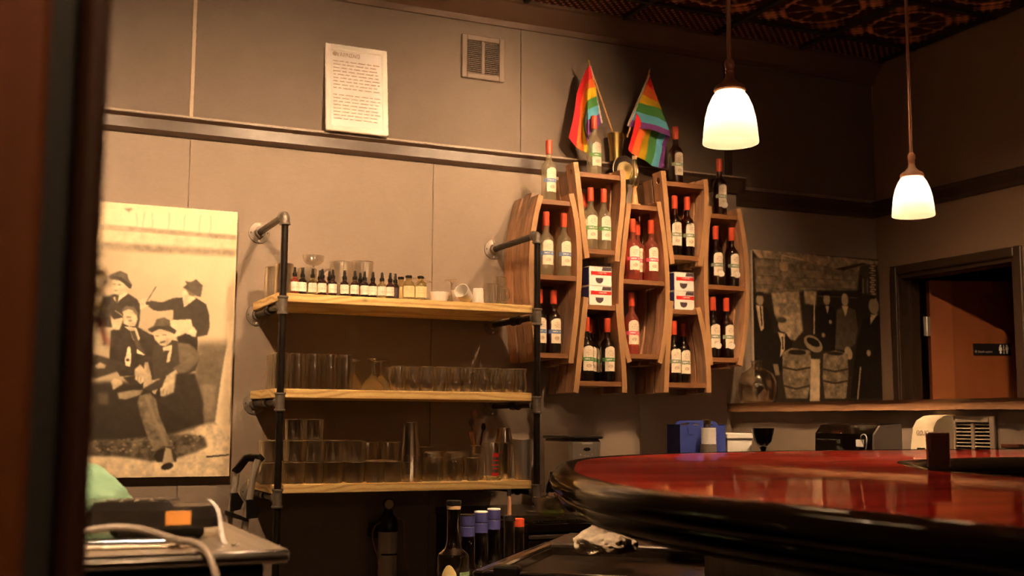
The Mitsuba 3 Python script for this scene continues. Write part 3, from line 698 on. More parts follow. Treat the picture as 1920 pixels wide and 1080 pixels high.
def flat_front(m, x, z, y=0.0):
    q = m.copy(); v = q.vertices.copy()
    q.vertices = np.c_[v[:, 0] + x, y - v[:, 2], v[:, 1] + z]
    return q
part(nt, 'heading', lean(flat_front(text('WARNING', 0.017), NX0 + 0.098, NH - 0.043, 0.002)), 'm_ink')
part(nt, 'seal', lean(flat_front(moved(trimesh.creation.cylinder(0.010, 0.0008, sections=20), z=0.0004), NX0 + 0.042, NH - 0.042, 0.002)), 'm_ink')
rows = []
for k in range(18):
    if k in (9,): continue
    z = NH - 0.075 - k * 0.0155
    x = NX0 + 0.034
    while x < NX1 - 0.045:
        w = 0.012 + 0.026 * RNG.random()
        w = min(w, NX1 - 0.034 - x)
        rows.append(box(x, x + w, 0.0013, 0.0021, z - 0.0022, z + 0.0022))
        x += w + 0.007
part(nt, 'printed_lines', lean(cat_(rows)), 'm_ink', kind='stuff')

# ------------------------------------------------------------------ ventilation grilles
def grille(name, label, w, h, nsl, place, m='m_vent'):
    k = thing(name, label, 'vent')
    b = 0.026
    P = []
    for a in (box(0, b, -0.014, 0, 0, h, 0.003), box(w - b, w, -0.014, 0, 0, h, 0.003), box(b, w - b, -0.014, 0, 0, b, 0.003), box(b, w - b, -0.014, 0, h - b, h, 0.003), box(w / 2 - 0.009, w / 2 + 0.009, -0.012, 0, b, h - b, 0.003)):
        part(k, 'frame_bar', place(a), m)
    for side in (0, 1):
        x0, x1 = (b, w / 2 - 0.009) if side == 0 else (w / 2 + 0.009, w - b)
        part(k, 'backing', place(box(x0, x1, -0.003, -0.001, b, h - b)), 'm_black_matte')
        for i in range(nsl):
            z = b + (h - 2 * b) * (i + 0.5) / nsl
            s = hull([(x0, -0.004, z + 0.003), (x1, -0.004, z + 0.003), (x0, -0.011, z - 0.002), (x1, -0.011, z - 0.002), (x0, -0.0105, z - 0.0035), (x1, -0.0105, z - 0.0035), (x0, -0.0035, z + 0.0015), (x1, -0.0035, z + 0.0015)])
            part(k, 'slat', place(s), m)
    return k
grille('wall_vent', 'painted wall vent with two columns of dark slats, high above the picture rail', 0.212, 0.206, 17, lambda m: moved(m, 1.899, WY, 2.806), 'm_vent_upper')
V0 = [(3.3168,1.2748),(3.1135,1.2746)]
grille('wall_vent', 'louvred vent low on the half wall beside the cream soap dispenser', 0.215, 0.185, 10, lambda m: moved(m, 3.35, 3.345, 1.095, rz=-90))

# ------------------------------------------------------------------ pipe shelving
sh = thing('pipe_shelf', 'black iron pipe shelving with three pine planks fixed to the wall', 'shelving')
PX = (1.003, 2.066); PY = 4.316; PR = 0.0134
SHZ = (1.730, 1.367, 1.011)      # tops of the planks
for z in SHZ:
    part(sh, 'plank', box(0.985, 2.053, 4.334, WY - 0.008, z - 0.034, z, 0.0025), 'm_pine')
ring = lambda z0, z1, r: lathe([(0, z0), (r * 0.93, z0), (r, z0 + 0.002), (r, z1 - 0.002), (r * 0.93, z1), (0, z1)], 20)
flange = cat_([lathe([(0, 0), (0.044, 0), (0.0445, 0.003), (0.0435, 0.0065), (0.026, 0.0085), (0.0215, 0.011), (0.0205, 0.026), (0.018, 0.028), (0, 0.028)], 32)])
screw = lathe([(0, 0.0), (0.0052, 0.0), (0.0045, 0.0025), (0, 0.0035)], 12)
flange_p = mikit.ply(flange, 'm_fitting', smooth=35)
screw_p = mikit.ply(screw, 'm_zinc', smooth=35)
hole_p = mikit.ply(moved(trimesh.creation.cylinder(0.004, 0.001, sections=12)), 'm_black_matte')
tee = cat_([ring(-0.034, 0.034, 0.0175), ring(0.026, 0.035, 0.0213), ring(-0.035, -0.026, 0.0213)])
side = moved(cat_([ring(0, 0.032, 0.0175), ring(0.024, 0.033, 0.0213)]), rx=-90)
tee_p = mikit.ply(cat_([tee, side]), 'm_fitting', smooth=35)
FZ = (0.0, 0.8815)
for sx, X in enumerate(PX):
    ez = 2.024
    part(sh, 'upright', tube([(X, PY, FZ[sx] + 0.02), (X, PY, 1.0), (X, PY, ez - 0.02)], PR, 16), 'm_iron', 50)
    elbow = cat_([tube(np.vstack([[(X, PY, ez - 0.034)], bez((X, PY, ez - 0.020), (X, PY, ez), (X, PY + 0.020, ez), 9), [(X, PY + 0.034, ez)]]), 0.0178, 18),
                  moved(ring(-0.037, -0.027, 0.0213), X, PY, ez), moved(ring(0.027, 0.037, 0.0213), X, PY, ez, rx=-90)])
    part(sh, 'elbow', elbow, 'm_fitting', 40)
    part(sh, 'arm', tube([(X, PY + 0.03, ez), (X, 4.55, ez), (X, WY - 0.01, ez)], PR, 16), 'm_iron', 50)
    levels = [ez] + [z - 0.034 - 0.0155 for z in SHZ]
    for li, z in enumerate(levels):
        f = part(sh, 'flange', flange_p, to_world=at(X, WY, z, rx=90))
        for q in range(4):
            a = math.radians(90 * q)
            cx, cz = X + 0.034 * math.cos(a), z + 0.034 * math.sin(a)
            part(f, 'screw' if q % 2 else 'screw_hole', screw_p if q % 2 else hole_p, to_world=at(cx, WY - 0.0072, cz, rx=90))
        if li:
            part(sh, 'tee', tee_p, to_world=at(X, PY, z))
            part(sh, 'arm', cat_([tube([(X, PY + 0.025, z), (X, 4.5, z), (X, WY - 0.01, z)], PR, 16), moved(ring(-0.03, 0.03, 0.0175), X, 4.53, z, rx=-90), moved(ring(0.022, 0.031, 0.0205), X, 4.53, z, rx=-90), moved(ring(-0.031, -0.022, 0.0205), X, 4.53, z, rx=-90)]), 'm_iron', 50)
    part(sh, 'foot_flange', flange_p, to_world=at(X, PY, FZ[sx]))

# ------------------------------------------------------------------ glassware
def glassmesh(m):
    if m.volume < 0: m.invert()
    return m
def cup(outer, wall, base, n=28, flutes=0):
    """A drinking glass: outer profile from the foot to the rim, then back down the inside."""
    o = [(0, 0.0006)] + list(outer)
    inner = [(max(r - wall, 0.001), max(z, base)) for r, z in outer if z > base * 1.3]
    inner = [(inner[0][0] * 0.9, base)] + inner
    prof = o[:-1] + [(outer[-1][0] - wall * 0.15, outer[-1][1]), (outer[-1][0] - wall * 0.6, outer[-1][1] + 0.0003)] + inner[::-1] + [(0, base)]
    m = lathe(prof, n)
    if flutes:
        v = m.vertices.copy(); a = np.arctan2(v[:, 1], v[:, 0]); r = np.hypot(v[:, 0], v[:, 1])
        v[:, :2] *= (1 + 0.025 * np.cos(flutes * a) * (r > 0.004))[:, None]
        m.vertices = v
    return glassmesh(m)
G = {}
def gl(name, m, mt='m_glass', sm=32):
    G[name] = mikit.ply(m, mt, smooth=sm)
gl('collins', cup([(0.026, 0), (0.0285, 0.003), (0.0295, 0.06), (0.0305, 0.137)], 0.0018, 0.010))
gl('pint', cup([(0.027, 0), (0.0295, 0.003), (0.036, 0.08), (0.0425, 0.150)], 0.0022, 0.010))
gl('rocks', cup([(0.033, 0), (0.036, 0.003), (0.0385, 0.04), (0.0395, 0.080)], 0.0024, 0.012, 28))
gl('tumbler', cup([(0.033, 0), (0.036, 0.003), (0.0375, 0.05), (0.0385, 0.132)], 0.002, 0.010))
gl('taster', cup([(0.020, 0), (0.0225, 0.003), (0.0265, 0.020), (0.0270, 0.042), (0.0235, 0.060), (0.0205, 0.070), (0.0215, 0.080), (0.0262, 0.098)], 0.0016, 0.007))
gl('jigger_glass', cup([(0.021, 0), (0.023, 0.003), (0.024, 0.03), (0.0275, 0.092)], 0.0022, 0.012, 24, 10))
gl('cordial', cup([(0.022, 0), (0.024, 0.003), (0.027, 0.03), (0.021, 0.075), (0.016, 0.105)], 0.002, 0.010, 24))
gl('tasting', cup([(0.026, 0), (0.0285, 0.003), (0.0405, 0.03), (0.0410, 0.055), (0.037, 0.115), (0.0365, 0.118)], 0.002, 0.008))
gl('beaker', cup([(0.040, 0), (0.0435, 0.003), (0.0445, 0.08), (0.0445, 0.160), (0.046, 0.167)], 0.0024, 0.010, 28, 12))
def stem_glass(bowl):
    prof = [(0, 0), (0.031, 0), (0.0315, 0.0015), (0.010, 0.0045), (0.0045, 0.010), (0.0035, 0.025), (0.0035, 0.055), (0.006, 0.064)] + bowl
    inner = [(max(r - 0.0016, 0.0), z + 0.002) for r, z in bowl[:-1]]
    return glassmesh(lathe(prof + [(bowl[-1][0] - 0.0012, bowl[-1][1] + 0.0003)] + inner[::-1] + [(0, inner[0][1])], 28))
gl('martini', stem_glass([(0.010, 0.068), (0.030, 0.092), (0.049, 0.125)]))
gl('coupe', stem_glass([(0.014, 0.066), (0.030, 0.072), (0.040, 0.084), (0.043, 0.105)]))
gl('mug_cup', cup([(0.034, 0), (0.037, 0.003), (0.038, 0.04), (0.039, 0.085)], 0.003, 0.009))
gl('bowl', cup([(0.040, 0), (0.043, 0.004), (0.060, 0.025), (0.070, 0.075)], 0.003, 0.006, 32))
gl('dish', cup([(0.045, 0), (0.047, 0.003), (0.054, 0.030)], 0.003, 0.005, 32))

RIMS = {}
def torus(r, w, h):
    return lathe([(r - w, 0), (r - w * 0.3, h), (r + w * 0.4, h * 0.6), (r + w * 0.4, -h * 0.6), (r - w * 0.4, -h), (r - w, 0)], 28)
def rims(name, rim_r, rim_z, foot_r, foot_h):
    RIMS[name] = (mikit.ply(moved(torus(rim_r, 0.0022, 0.0014), z=rim_z), 'm_glass_rim', smooth=True),
                  mikit.ply(lathe([(0, foot_h * 0.5), (foot_r * 0.86, foot_h * 0.55), (foot_r * 0.93, foot_h * 0.9), (foot_r * 0.955, foot_h), (foot_r * 0.955, 0.0025), (foot_r * 0.8, 0.0012), (0, 0.0012)], 24), 'm_glass_rim', smooth=30))
rims('collins', 0.0302, 0.1368, 0.0285, 0.010); rims('pint', 0.0420, 0.1498, 0.0295, 0.010); rims('rocks', 0.0392, 0.0798, 0.036, 0.012); rims('tumbler', 0.0382, 0.1318, 0.036, 0.010)
rims('taster', 0.0259, 0.0978, 0.0225, 0.007); rims('jigger_glass', 0.0270, 0.0918, 0.023, 0.012); rims('cordial', 0.0155, 0.1048, 0.024, 0.010); rims('tasting', 0.0360, 0.1178, 0.0285, 0.008)
rims('beaker', 0.0455, 0.1668, 0.0435, 0.010); rims('mug_cup', 0.0382, 0.0848, 0.037, 0.009)
def put(name, g, label, cat, x, y, z, flip=0.0, group=None, rz=0):
    k = key(name)
    t = at(x, y, z + flip, rx=180) if flip else at(x, y, z, rz=rz)
    lab(k, label, cat, group)
    if g in RIMS:
        part(k, 'wall', {**G[g], 'to_world': t})
        part(k, 'rim', {**RIMS[g][0], 'to_world': t})
        part(k, 'foot', {**RIMS[g][1], 'to_world': t})
    else:
        scene[k] = {**G[g], 'to_world': t}
    return k
ORD = ['first', 'second', 'third', 'fourth', 'fifth', 'sixth', 'seventh', 'eighth', 'ninth', 'tenth', 'eleventh', 'twelfth', 'thirteenth', 'fourteenth', 'fifteenth', 'sixteenth']
S1, S2, S3 = [z + 0.0004 for z in SHZ]
E1 = 0.0004

# -- top plank, left: upturned tasting glasses, stemmed glass, mixing beakers
for i, (u, y) in enumerate([(1.035, 4.62), (1.048, 4.50)]):
    put('tall_glass', 'tumbler', 'upturned clear tall glass at the left end of the top shelf, %s one' % ('back', 'front')[i], 'glass', u, y, S1, 0.1325, 'upturned glasses at the left of the top shelf')
for i, (u, y) in enumerate([(1.118, 4.64), (1.14, 4.50)]):
    put('tasting_glass', 'tasting', 'round-bellied clear glass beside the left upright on the top shelf, %s one' % ('back', 'front')[i], 'glass', u, y, S1, 0, 'upturned glasses at the left of the top shelf')
put('coupe_glass', 'coupe', 'stemmed clear coupe standing on an upturned glass behind the second bitters bottle', 'glass', 1.19, 4.60, S1 + 0.081)
put('rocks_glass', 'rocks', 'clear low glass under a stemmed coupe behind the second bitters bottle', 'glass', 1.19, 4.60, S1, 0.0805)
bk = thing('handled_beaker', 'clear straight glass with a loop handle behind the bitters bottles', 'glass')
part(bk, 'cup', {**G['beaker'], 'to_world': at(1.305, 4.60, S1)})
part(bk, 'handle', glassmesh(tube(spline([(1.262, 4.60, S1 + 0.13), (1.235, 4.59, S1 + 0.125), (1.228, 4.588, S1 + 0.08), (1.262, 4.60, S1 + 0.035)], 14), 0.005, 10)), 'm_glass', True)
put('mixing_beaker', 'beaker', 'tall clear mixing beaker with fluted rim, highest glass behind the bitters bottles', 'glass', 1.385, 4.56, S1)

# -- bitters bottles
def dropper(col):
    body = lathe([(0, 0), (0.0145, 0), (0.0165, 0.0025), (0.0165, 0.050), (0.015, 0.056), (0.0085, 0.062), (0.0075, 0.068), (0, 0.068)], 20)
    capm = lathe([(0, 0.0685), (0.0092, 0.0685), (0.0095, 0.080), (0.0062, 0.0815), (0.0058, 0.0845), (0.0052, 0.096), (0.0042, 0.104), (0, 0.1055)], 18)
    lm, _uv = arc_patch(0.0168, 0.011, 0.047, math.radians(-205), math.radians(25), 16, 1)
    return (mikit.ply(glassmesh(body), col, smooth=32), mikit.ply(capm, 'm_black_plastic', smooth=32), (lm, _uv))
DROP = {c: dropper(c) for c in ('m_amber', 'm_rose', 'm_dark_spirit', 'm_pale')}
_lm, _uv = DROP['m_amber'][2]
DROP_LABEL = mikit.ply(_lm, 'm_small_label', smooth=True, uv=_uv)
DROP_DARK = mikit.ply(_lm, 'm_dark_purple', smooth=True)
px = [552, 567, 587, 604, 624, 647, 665, 684, 700, 716, 732]
cols = ['m_rose', 'm_dark_spirit', 'm_pale', 'm_amber', 'm_amber', 'm_dark_spirit', 'm_amber', 'm_dark_spirit', 'm_dark_spirit', 'm_pale', 'm_amber', 'm_dark_spirit']
words = ['pale pink', 'dark red', 'golden', 'brown', 'amber', 'dark red', 'orange amber', 'deep red', 'dark brown', 'straw yellow', 'orange brown', 'dark brown']
POS = [(1.0593,1.7543),(1.0905,1.7559),(1.1323,1.7581),(1.1681,1.76),(1.2105,1.7622),(1.2597,1.7647),(1.2985,1.7668),(1.3398,1.7689),(1.3748,1.7708),(1.41,1.7726),(1.4455,1.7745),(1.4722,1.7759)]
def bitters(i, x, y, col, label, dark=False, rz=0):
    k = thing('bitters_bottle', label, 'bottle', 'bitters bottles on the top shelf')
    b, c, _ = DROP[col]
    part(k, 'body', {**b, 'to_world': at(x, y, S1)})
    part(k, 'dropper_cap', {**c, 'to_world': at(x, y, S1)})
    part(k, 'label', {**(DROP_DARK if dark else DROP_LABEL), 'to_world': at(x, y, S1, rz=rz)})
for i, q in enumerate(POS):
    bitters(i, q[0], 4.372 + 0.004 * (i % 3) + (0.012 if i == 11 else 0), cols[i], 'small %s bitters bottle, %s in the front row from the left upright' % (words[i], ORD[i]), i == 11, rz=-10 + 3 * (i % 5))
for j, (q, w) in enumerate(zip([(1.1724,1.7651),(1.2109,1.7671),(1.3369,1.7737)], ['between the third and fourth front bottles', 'just left of the fifth front bottle', 'just left of the eighth front bottle'])):
    bitters(j, q[0], 4.425, 'm_dark_spirit', 'black-capped bitters bottle in the back row, ' + w)
# -- apothecary bottles
ap = [mikit.ply(glassmesh(lathe([(0, 0), (0.022, 0), (0.0245, 0.003), (0.0245, 0.060), (0.021, 0.071), (0.0125, 0.079), (0.0115, 0.087), (0, 0.087)], 24)), 'm_pale', smooth=32),
      mikit.ply(lathe([(0, 0.0875), (0.0125, 0.0875), (0.013, 0.089), (0.013, 0.097), (0.0115, 0.0985), (0, 0.0985)], 20), 'm_black_plastic', smooth=32)]
_m, _uv = arc_patch(0.0248, 0.010, 0.055, math.radians(-170), math.radians(10), 16, 1)
apl = mikit.ply(_m, 'm_apothecary_label', smooth=True, uv=_uv)
for q, y, w in zip([(1.5226,1.7788),(1.5724,1.7814),(1.5091,1.7781)], (4.375, 4.372, 4.43), ('left of the front pair', 'right of the front pair', 'half hidden behind the pair')):
    k = thing('apothecary_bottle', 'short clear bottle with a yellow label, %s beside the white bowl' % w, 'bottle', 'yellow-labelled bottles on the top shelf')
    for nm, m in zip(('body', 'cap', 'label'), ap + [apl]):
        part(k, nm, {**m, 'to_world': at(q[0], y, S1, rz=8)})
for q, yc_, w in zip([(1.609,1.8216),(1.6704,1.8249),(1.7565,1.8296)], (4.50, 4.60, 4.50), ('first', 'second', 'third')):
    put('upturned_coupe', 'coupe', 'upturned stemmed glass behind the yellow-labelled bottles, %s from the left' % w, 'glass', q[0], yc_, S1, 0.1055, 'upturned stemmed glasses on the top shelf')
def bowlmesh(rb, rt, h, wall=0.003):
    return lathe([(0, 0), (rb, 0), (rb + 0.001, 0.002), (rb + (rt - rb) * 0.6, h * 0.35), (rt, h), (rt - wall, h + 0.0005), (rb + (rt - rb) * 0.6 - wall, h * 0.37), (rb * 0.8, 0.004), (0, 0.004)], 32)
q = (1.6624,1.7668)
solo('white_bowl', moved(bowlmesh(0.030, 0.041, 0.040), q[0], 4.40, S1), 'm_porcelain', 'small white porcelain bowl on the top shelf, left of the white cups', 'bowl', smooth=35)
q = (1.7662,1.774)
solo('white_cup', moved(bowlmesh(0.019, 0.037, 0.056), q[0], 4.43, S1), 'm_porcelain', 'flared white porcelain cup between the white bowl and the tipped cup', 'cup', smooth=35)
q = (1.788,1.7711)
def tipped(m, x, y, z, rx, rz):
    t = moved(m, rx=rx, rz=rz)
    return moved(t, x, y, z - t.bounds[0, 2])
solo('white_cup', tipped(bowlmesh(0.022, 0.032, 0.062), q[0] - 0.005, 4.385, S1, 64, -50), 'm_porcelain', 'white porcelain cup lying tipped on its side on the top shelf', 'cup', smooth=35)
q = (1.8348,1.7745)
solo('white_ramekin', moved(lathe([(0, 0.066), (0.020, 0.066), (0.022, 0.064), (0.024, 0.02), (0.0265, 0.0), (0.0245, 0.0), (0.021, 0.05), (0, 0.06)], 28), q[0], 4.40, S1), 'm_porcelain', 'tall white upturned cup beside the clear glass mug', 'cup', smooth=35)
q = (1.8972,1.7776)
mg = thing('glass_mug', 'upturned clear glass mug with handle near the right end of the top shelf', 'mug')
part(mg, 'cup', {**G['mug_cup'], 'to_world': at(q[0], 4.40, S1 + 0.0855, rx=180)})
part(mg, 'handle', glassmesh(tube(spline([(q[0] + 0.037, 4.395, S1 + 0.072), (q[0] + 0.064, 4.385, S1 + 0.066), (q[0] + 0.068, 4.385, S1 + 0.034), (q[0] + 0.037, 4.395, S1 + 0.014)], 16), 0.0055, 12)), 'm_glass', True)
q = (1.9988,1.8217)
put('straight_glass', 'collins', 'clear straight glass behind the glass mug at the right end of the top shelf', 'glass', q[0], 4.55, S1, 0.1375)

# -- middle plank
CX = [(1.0185 + 0.0625 * i_, 0) for i_ in range(5)]
for r, y in enumerate((4.378, 4.445, 4.512, 4.58)):
    for i, q in enumerate(CX):
        x = q[0] + 0.006 * r
        put('collins_glass', 'collins', 'tall upturned glass, left of middle shelf, %s row, %s from left' % (('front', 'second', 'third', 'back')[r], ORD[i]), 'glass', x, y, S2, 0.1375, 'tall glasses on the middle shelf')
MX = (1.3697,1.4345)[0]
for i, (dx, y) in enumerate(((0, 4.388), (-0.048, 4.475), (0.062, 4.468), (-0.02, 4.60), (0.08, 4.60))):
    put('martini_glass', 'martini', 'upturned clear martini glass on the middle shelf, ' + ('nearest the front edge', 'left of the front one', 'right of the front one', 'back left', 'back right')[i], 'glass', MX + dx + 0.012, y, S2, 0.1255, 'upturned martini glasses')
TX0, TX1 = [(1.4913,1.4368),(2.025,1.4484)]
for r, y in enumerate((4.378, 4.438, 4.498, 4.558)):
    for i in range(10):
        x = TX0[0] + (TX1[0] - TX0[0]) * i / 9 + 0.010 * (r % 2) + 0.012 * (r > 1)
        x = min(x, 2.02)
        put('tasting_glass', 'taster', 'small waisted glass, right of middle shelf, %s row, %s from left' % (('front', 'second', 'third', 'back')[r], ORD[i]), 'glass', x, y, S2, 0, 'waisted tasting glasses on the middle shelf')

# -- bottom plank: stacked rocks glasses
q1 = [(0.9869,1.0465),(1.08,1.0452),(1.1541,1.0442),(1.2292,1.0431),(1.3159,1.0419),(1.3976,1.0408),(1.4674,1.0398)]
for r, y in enumerate((4.380, 4.465, 4.55)):
    for i, q in enumerate(q1):
        put('rocks_glass', 'rocks', 'low rocks glass standing on the lowest shelf, %s row, %s from left' % (('front', 'middle', 'back')[r], ORD[i]), 'glass', q[0] + 0.009 * r, y, S3, 0, 'stacked rocks glasses on the lowest shelf')
for r, y in enumerate((4.384, 4.468)):
    for i in (0, 1, 2, 3, 4):
        put('rocks_glass', 'rocks', 'low rocks glass stacked second layer, lowest shelf, %s row, %s from left' % (('front', 'back')[r], ORD[i]), 'glass', q1[i][0] + 0.006 + 0.009 * r, y, S3 + 0.081, 0, 'stacked rocks glasses on the lowest shelf')
for i, j in enumerate((1, 2)):
    put('rocks_glass', 'rocks', 'low rocks glass topping the stack on the lowest shelf, %s one' % ('left', 'right')[i], 'glass', q1[j][0] + 0.012, 4.44, S3 + 0.162, 0, 'stacked rocks glasses on the lowest shelf')
for i, q in enumerate([(1.4608,1.0735),(1.5226,1.0728)]):
    put('pint_glass', 'pint', 'tall pint glass behind low glasses, middle of lowest shelf, %s from left' % ORD[i], 'glass', q[0] + 0.03 * i, 4.66, S3, 0, 'pint glasses on the lowest shelf')
st = (1.5414,1.039)
tin = glassmesh(lathe([(0, 0.0), (0.026, 0.0), (0.028, 0.003), (0.041, 0.128), (0.0425, 0.13), (0.0415, 0.131), (0.0395, 0.128), (0.0265, 0.005), (0, 0.004)], 32))
tin_p = mikit.ply(tin, 'm_glass', smooth=32)
for i in range(5):
    k = key('stacked_glass')
    scene[k] = {**tin_p, 'to_world': at(st[0], 4.380, S3 + 0.1315 + 0.0255 * i, rx=180)}
    lab(k, 'tapered glass nested in the tall stack, lowest shelf, %s from bottom' % ORD[i], 'glass', 'tall nested stack of glasses')
put('tumbler', 'tumbler', 'tall clear tumbler right of the nested stack on the lowest shelf', 'glass', (1.6604,1.0522)[0], 4.53, S3)
for i, (q, y) in enumerate(zip([(1.638,1.0365),(1.7271,1.0353),(1.6927,1.0358),(1.785,1.0345)], (4.385, 4.385, 4.48, 4.475))):
    put('wide_tumbler', 'tasting', 'rounded clear tumbler on the right half of the lowest shelf, ' + ('front left', 'front right', 'back left', 'back right')[i], 'glass', q[0], y, S3, 0.1185, 'rounded tumblers on the lowest shelf')
for i, q in enumerate([(1.8022,1.0349),(1.8443,1.0343)]):
    put('jigger_glass', 'jigger_glass' if i == 0 else 'cordial', ('small fluted clear glass', 'small narrow-necked clear glass')[i] + ' left of the bar tools on the lowest shelf', 'glass', q[0] + 0.004, (4.368, 4.43)[i], S3)
# bar tools in a glass jar
q = (1.8791,1.0532)
jr = put('tool_jar', 'collins', 'clear jar holding bar tools on the lowest shelf', 'jar', q[0] + 0.012, 4.53, S3)
jx, jy = q[0] + 0.012, 4.53
for i, (dx, dy, h, nm, lb, m) in enumerate([(-0.028, 0.0, 0.235, 'bar_spoon', 'long thin bar spoon in the tool jar', 'm_dark_steel'), (0.030, 0.004, 0.215, 'bar_tongs', 'dark tongs sticking out of the tool jar', 'm_iron'), (-0.004, 0.020, 0.27, 'muddler_rod', 'tallest thin rod standing in the tool jar', 'm_bronze')]):
    base = (jx - dx * 0.3, jy - dy * 0.3, S3 + 0.0125)
    tip = (jx + dx, jy + dy, S3 + h)
    mm = tube([base, tuple(np.add(base, np.subtract(tip, base) * 0.55)), tip], 0.0022, 8)
    end = moved(trimesh.creation.icosphere(2, 1.0), s=1); end.apply_scale([0.010, 0.004, 0.016]); end.apply_translation(tip)
    solo(nm, cat_([mm, end]), m, lb, 'bar tool', smooth=40)
wt = spline([(jx - 0.012, jy - 0.006, S3 + 0.06), (jx - 0.020, jy - 0.008, S3 + 0.14), (jx - 0.034, jy - 0.012, S3 + 0.195)], 8)
solo('wooden_paddle', tube(wt, np.linspace(0.004, 0.009, 8), 10), 'm_oak', 'wooden stirring paddle leaning out of the tool jar', 'bar tool', smooth=40)
q = (1.9033,1.0335)
ms = thing('measuring_glass', 'clear mixing glass with red printed measure marks beside the steel shakers', 'measuring glass')
part(ms, 'cup', {**G['pint'], 'to_world': at(q[0], 4.385, S3)})
for z, w in ((0.018, 0.030), (0.045, 0.020), (0.060, 0.026), (0.078, 0.020), (0.094, 0.020), (0.110, 0.014)):
    r = 0.0285 + (0.0425 - 0.0285) * z / 0.15 + 0.0016
    a = -100 if z < 0.1 else -60
    m, _ = arc_patch(r, z, z + (0.016 if z in (0.018, 0.094) else 0.005), math.radians(a - w * 900), math.radians(a + w * 900), 8)
    part(ms, 'measure_mark', moved(m, q[0], 4.385, S3), 'm_red', True)
def shaker(h, rb, rt):
    return lathe([(0, 0), (rb - 0.002, 0), (rb, 0.003), (rb + (rt - rb) * 0.9, h * 0.93), (rt, h - 0.004), (rt + 0.001, h - 0.002), (rt, h), (rt - 0.0015, h - 0.001), (rb - 0.001, 0.006), (0, 0.006)], 32)
q = (1.9652,1.0327)
shk = thing('cocktail_shaker', 'tall two-piece steel cocktail shaker, the taller of the two shakers', 'cocktail shaker')
part(shk, 'lower_tin', moved(shaker(0.15, 0.030, 0.040), q[0] + 0.018, 4.458, S3), 'm_chrome', 35)
part(shk, 'upper_tin', moved(lathe([(0, 0.212), (0.0225, 0.212), (0.0245, 0.210), (0.0275, 0.20), (0.0375, 0.1515), (0.036, 0.1505), (0, 0.19)], 32), q[0] + 0.018, 4.458, S3), 'm_chrome', 35)
q = (2.0327,1.0317)
solo('cocktail_shaker', moved(shaker(0.166, 0.033, 0.042), q[0] + 0.001, 4.38, S3), 'm_steel', 'open steel shaker tin next to the right upright of the shelves', 'cocktail shaker', smooth=35)

# ------------------------------------------------------------------ barrel-stave bottle rack
rk = thing('stave_rack', 'bottle rack of curved barrel staves and dark boards on the back wall', 'rack')
RY = 4.52
STAVES = {
 'c1l': [(2.1814,2.2392),(2.1494,2.0919),(2.1344,1.966),(2.1347,1.8724),(2.1455,1.7331),(2.1561,1.6176),(2.1692,1.5118)],
 'c1r': [(2.333,2.2595),(2.3543,2.1239),(2.3754,1.9575),(2.3766,1.886),(2.3538,1.7353),(2.3431,1.6241),(2.3299,1.5043)],
 'c2ul': [(2.3546,2.3924),(2.3706,2.2797),(2.3944,2.0811),(2.4103,1.9741)],
 'c2ur': [(2.5928,2.3933),(2.5978,2.2997),(2.5873,2.1905),(2.5742,2.0721),(2.5625,1.9691)],
 'c2ll': [(2.4045,1.7993),(2.3909,1.6849),(2.3694,1.5077),(2.3534,1.3767)],
 'c2lr': [(2.5669,1.776),(2.5797,1.6324),(2.5926,1.5134),(2.5972,1.3803)],
 'c3l': [(2.6267,2.2405),(2.6046,2.0669),(2.5898,1.9295),(2.5782,1.8368),(2.5856,1.6926),(2.6042,1.6093),(2.6228,1.5165)],
 'c3r': [(2.7839,2.2611),(2.8043,2.1355),(2.8239,1.9902),(2.8281,1.862),(2.824,1.7511),(2.8053,1.616),(2.7844,1.5158)],
 'c4ul': [(2.8113,2.3965),(2.8242,2.2644),(2.8395,2.0956),(2.8553,1.9748)],
 'c4ur': [(3.0432,2.3901),(3.0474,2.2831),(3.0296,2.109),(3.0068,1.974)],
 'c4ll': [(2.846,1.8037),(2.8311,1.6315),(2.814,1.3835)],
 'c4lr': [(2.992,1.7783),(3.0318,1.6086),(3.0457,1.387)],
 'c5l': [(3.065,2.2642),(3.0397,1.9986),(3.036,1.8428),(3.0487,1.6489),(3.0581,1.5129)],
 'c5r': [(3.2269,2.2646),(3.2587,2.102),(3.2729,1.9056),(3.2579,1.7067),(3.2212,1.5169)]}
def stave_mesh(pts, y0, y1, dz_top, dz_bot, th=0.0245):
    P = np.array(pts)[:, :]
    from scipy.interpolate import CubicSpline
    order = np.argsort(P[:, 1])
    cs = CubicSpline(P[order, 1], P[order, 0]) if len(P) > 3 else np.poly1d(np.polyfit(P[:, 1], P[:, 0], 2))
    if len(P) >= 5:
        co = np.polyfit(P[:, 1] - 1.9, P[:, 0], 3); cs = lambda z: np.polyval(co, z - 1.9)
    z = np.linspace(P[:, 1].min() - dz_bot, P[:, 1].max() + dz_top, 14)
    x = cs(z)
    d = np.gradient(x, z); nx, nz = 1 / np.sqrt(1 + d * d), -d / np.sqrt(1 + d * d)
    a = np.c_[x - nx * th / 2, z - nz * th / 2]; b = np.c_[x + nx * th / 2, z + nz * th / 2]
    return front(prism(np.vstack([a, b[::-1]]), y1 - y0), y0), cs
YB = [(4.52, 4.597), (4.608, 4.683), (4.695, 4.773)]
EXT = {'c2ul': (0.012, -0.01, -0.03), 'c4ul': (0.012, -0.008, -0.02), 'c1l': (0.0, 0.02, 0.012)}
CURVE = {}
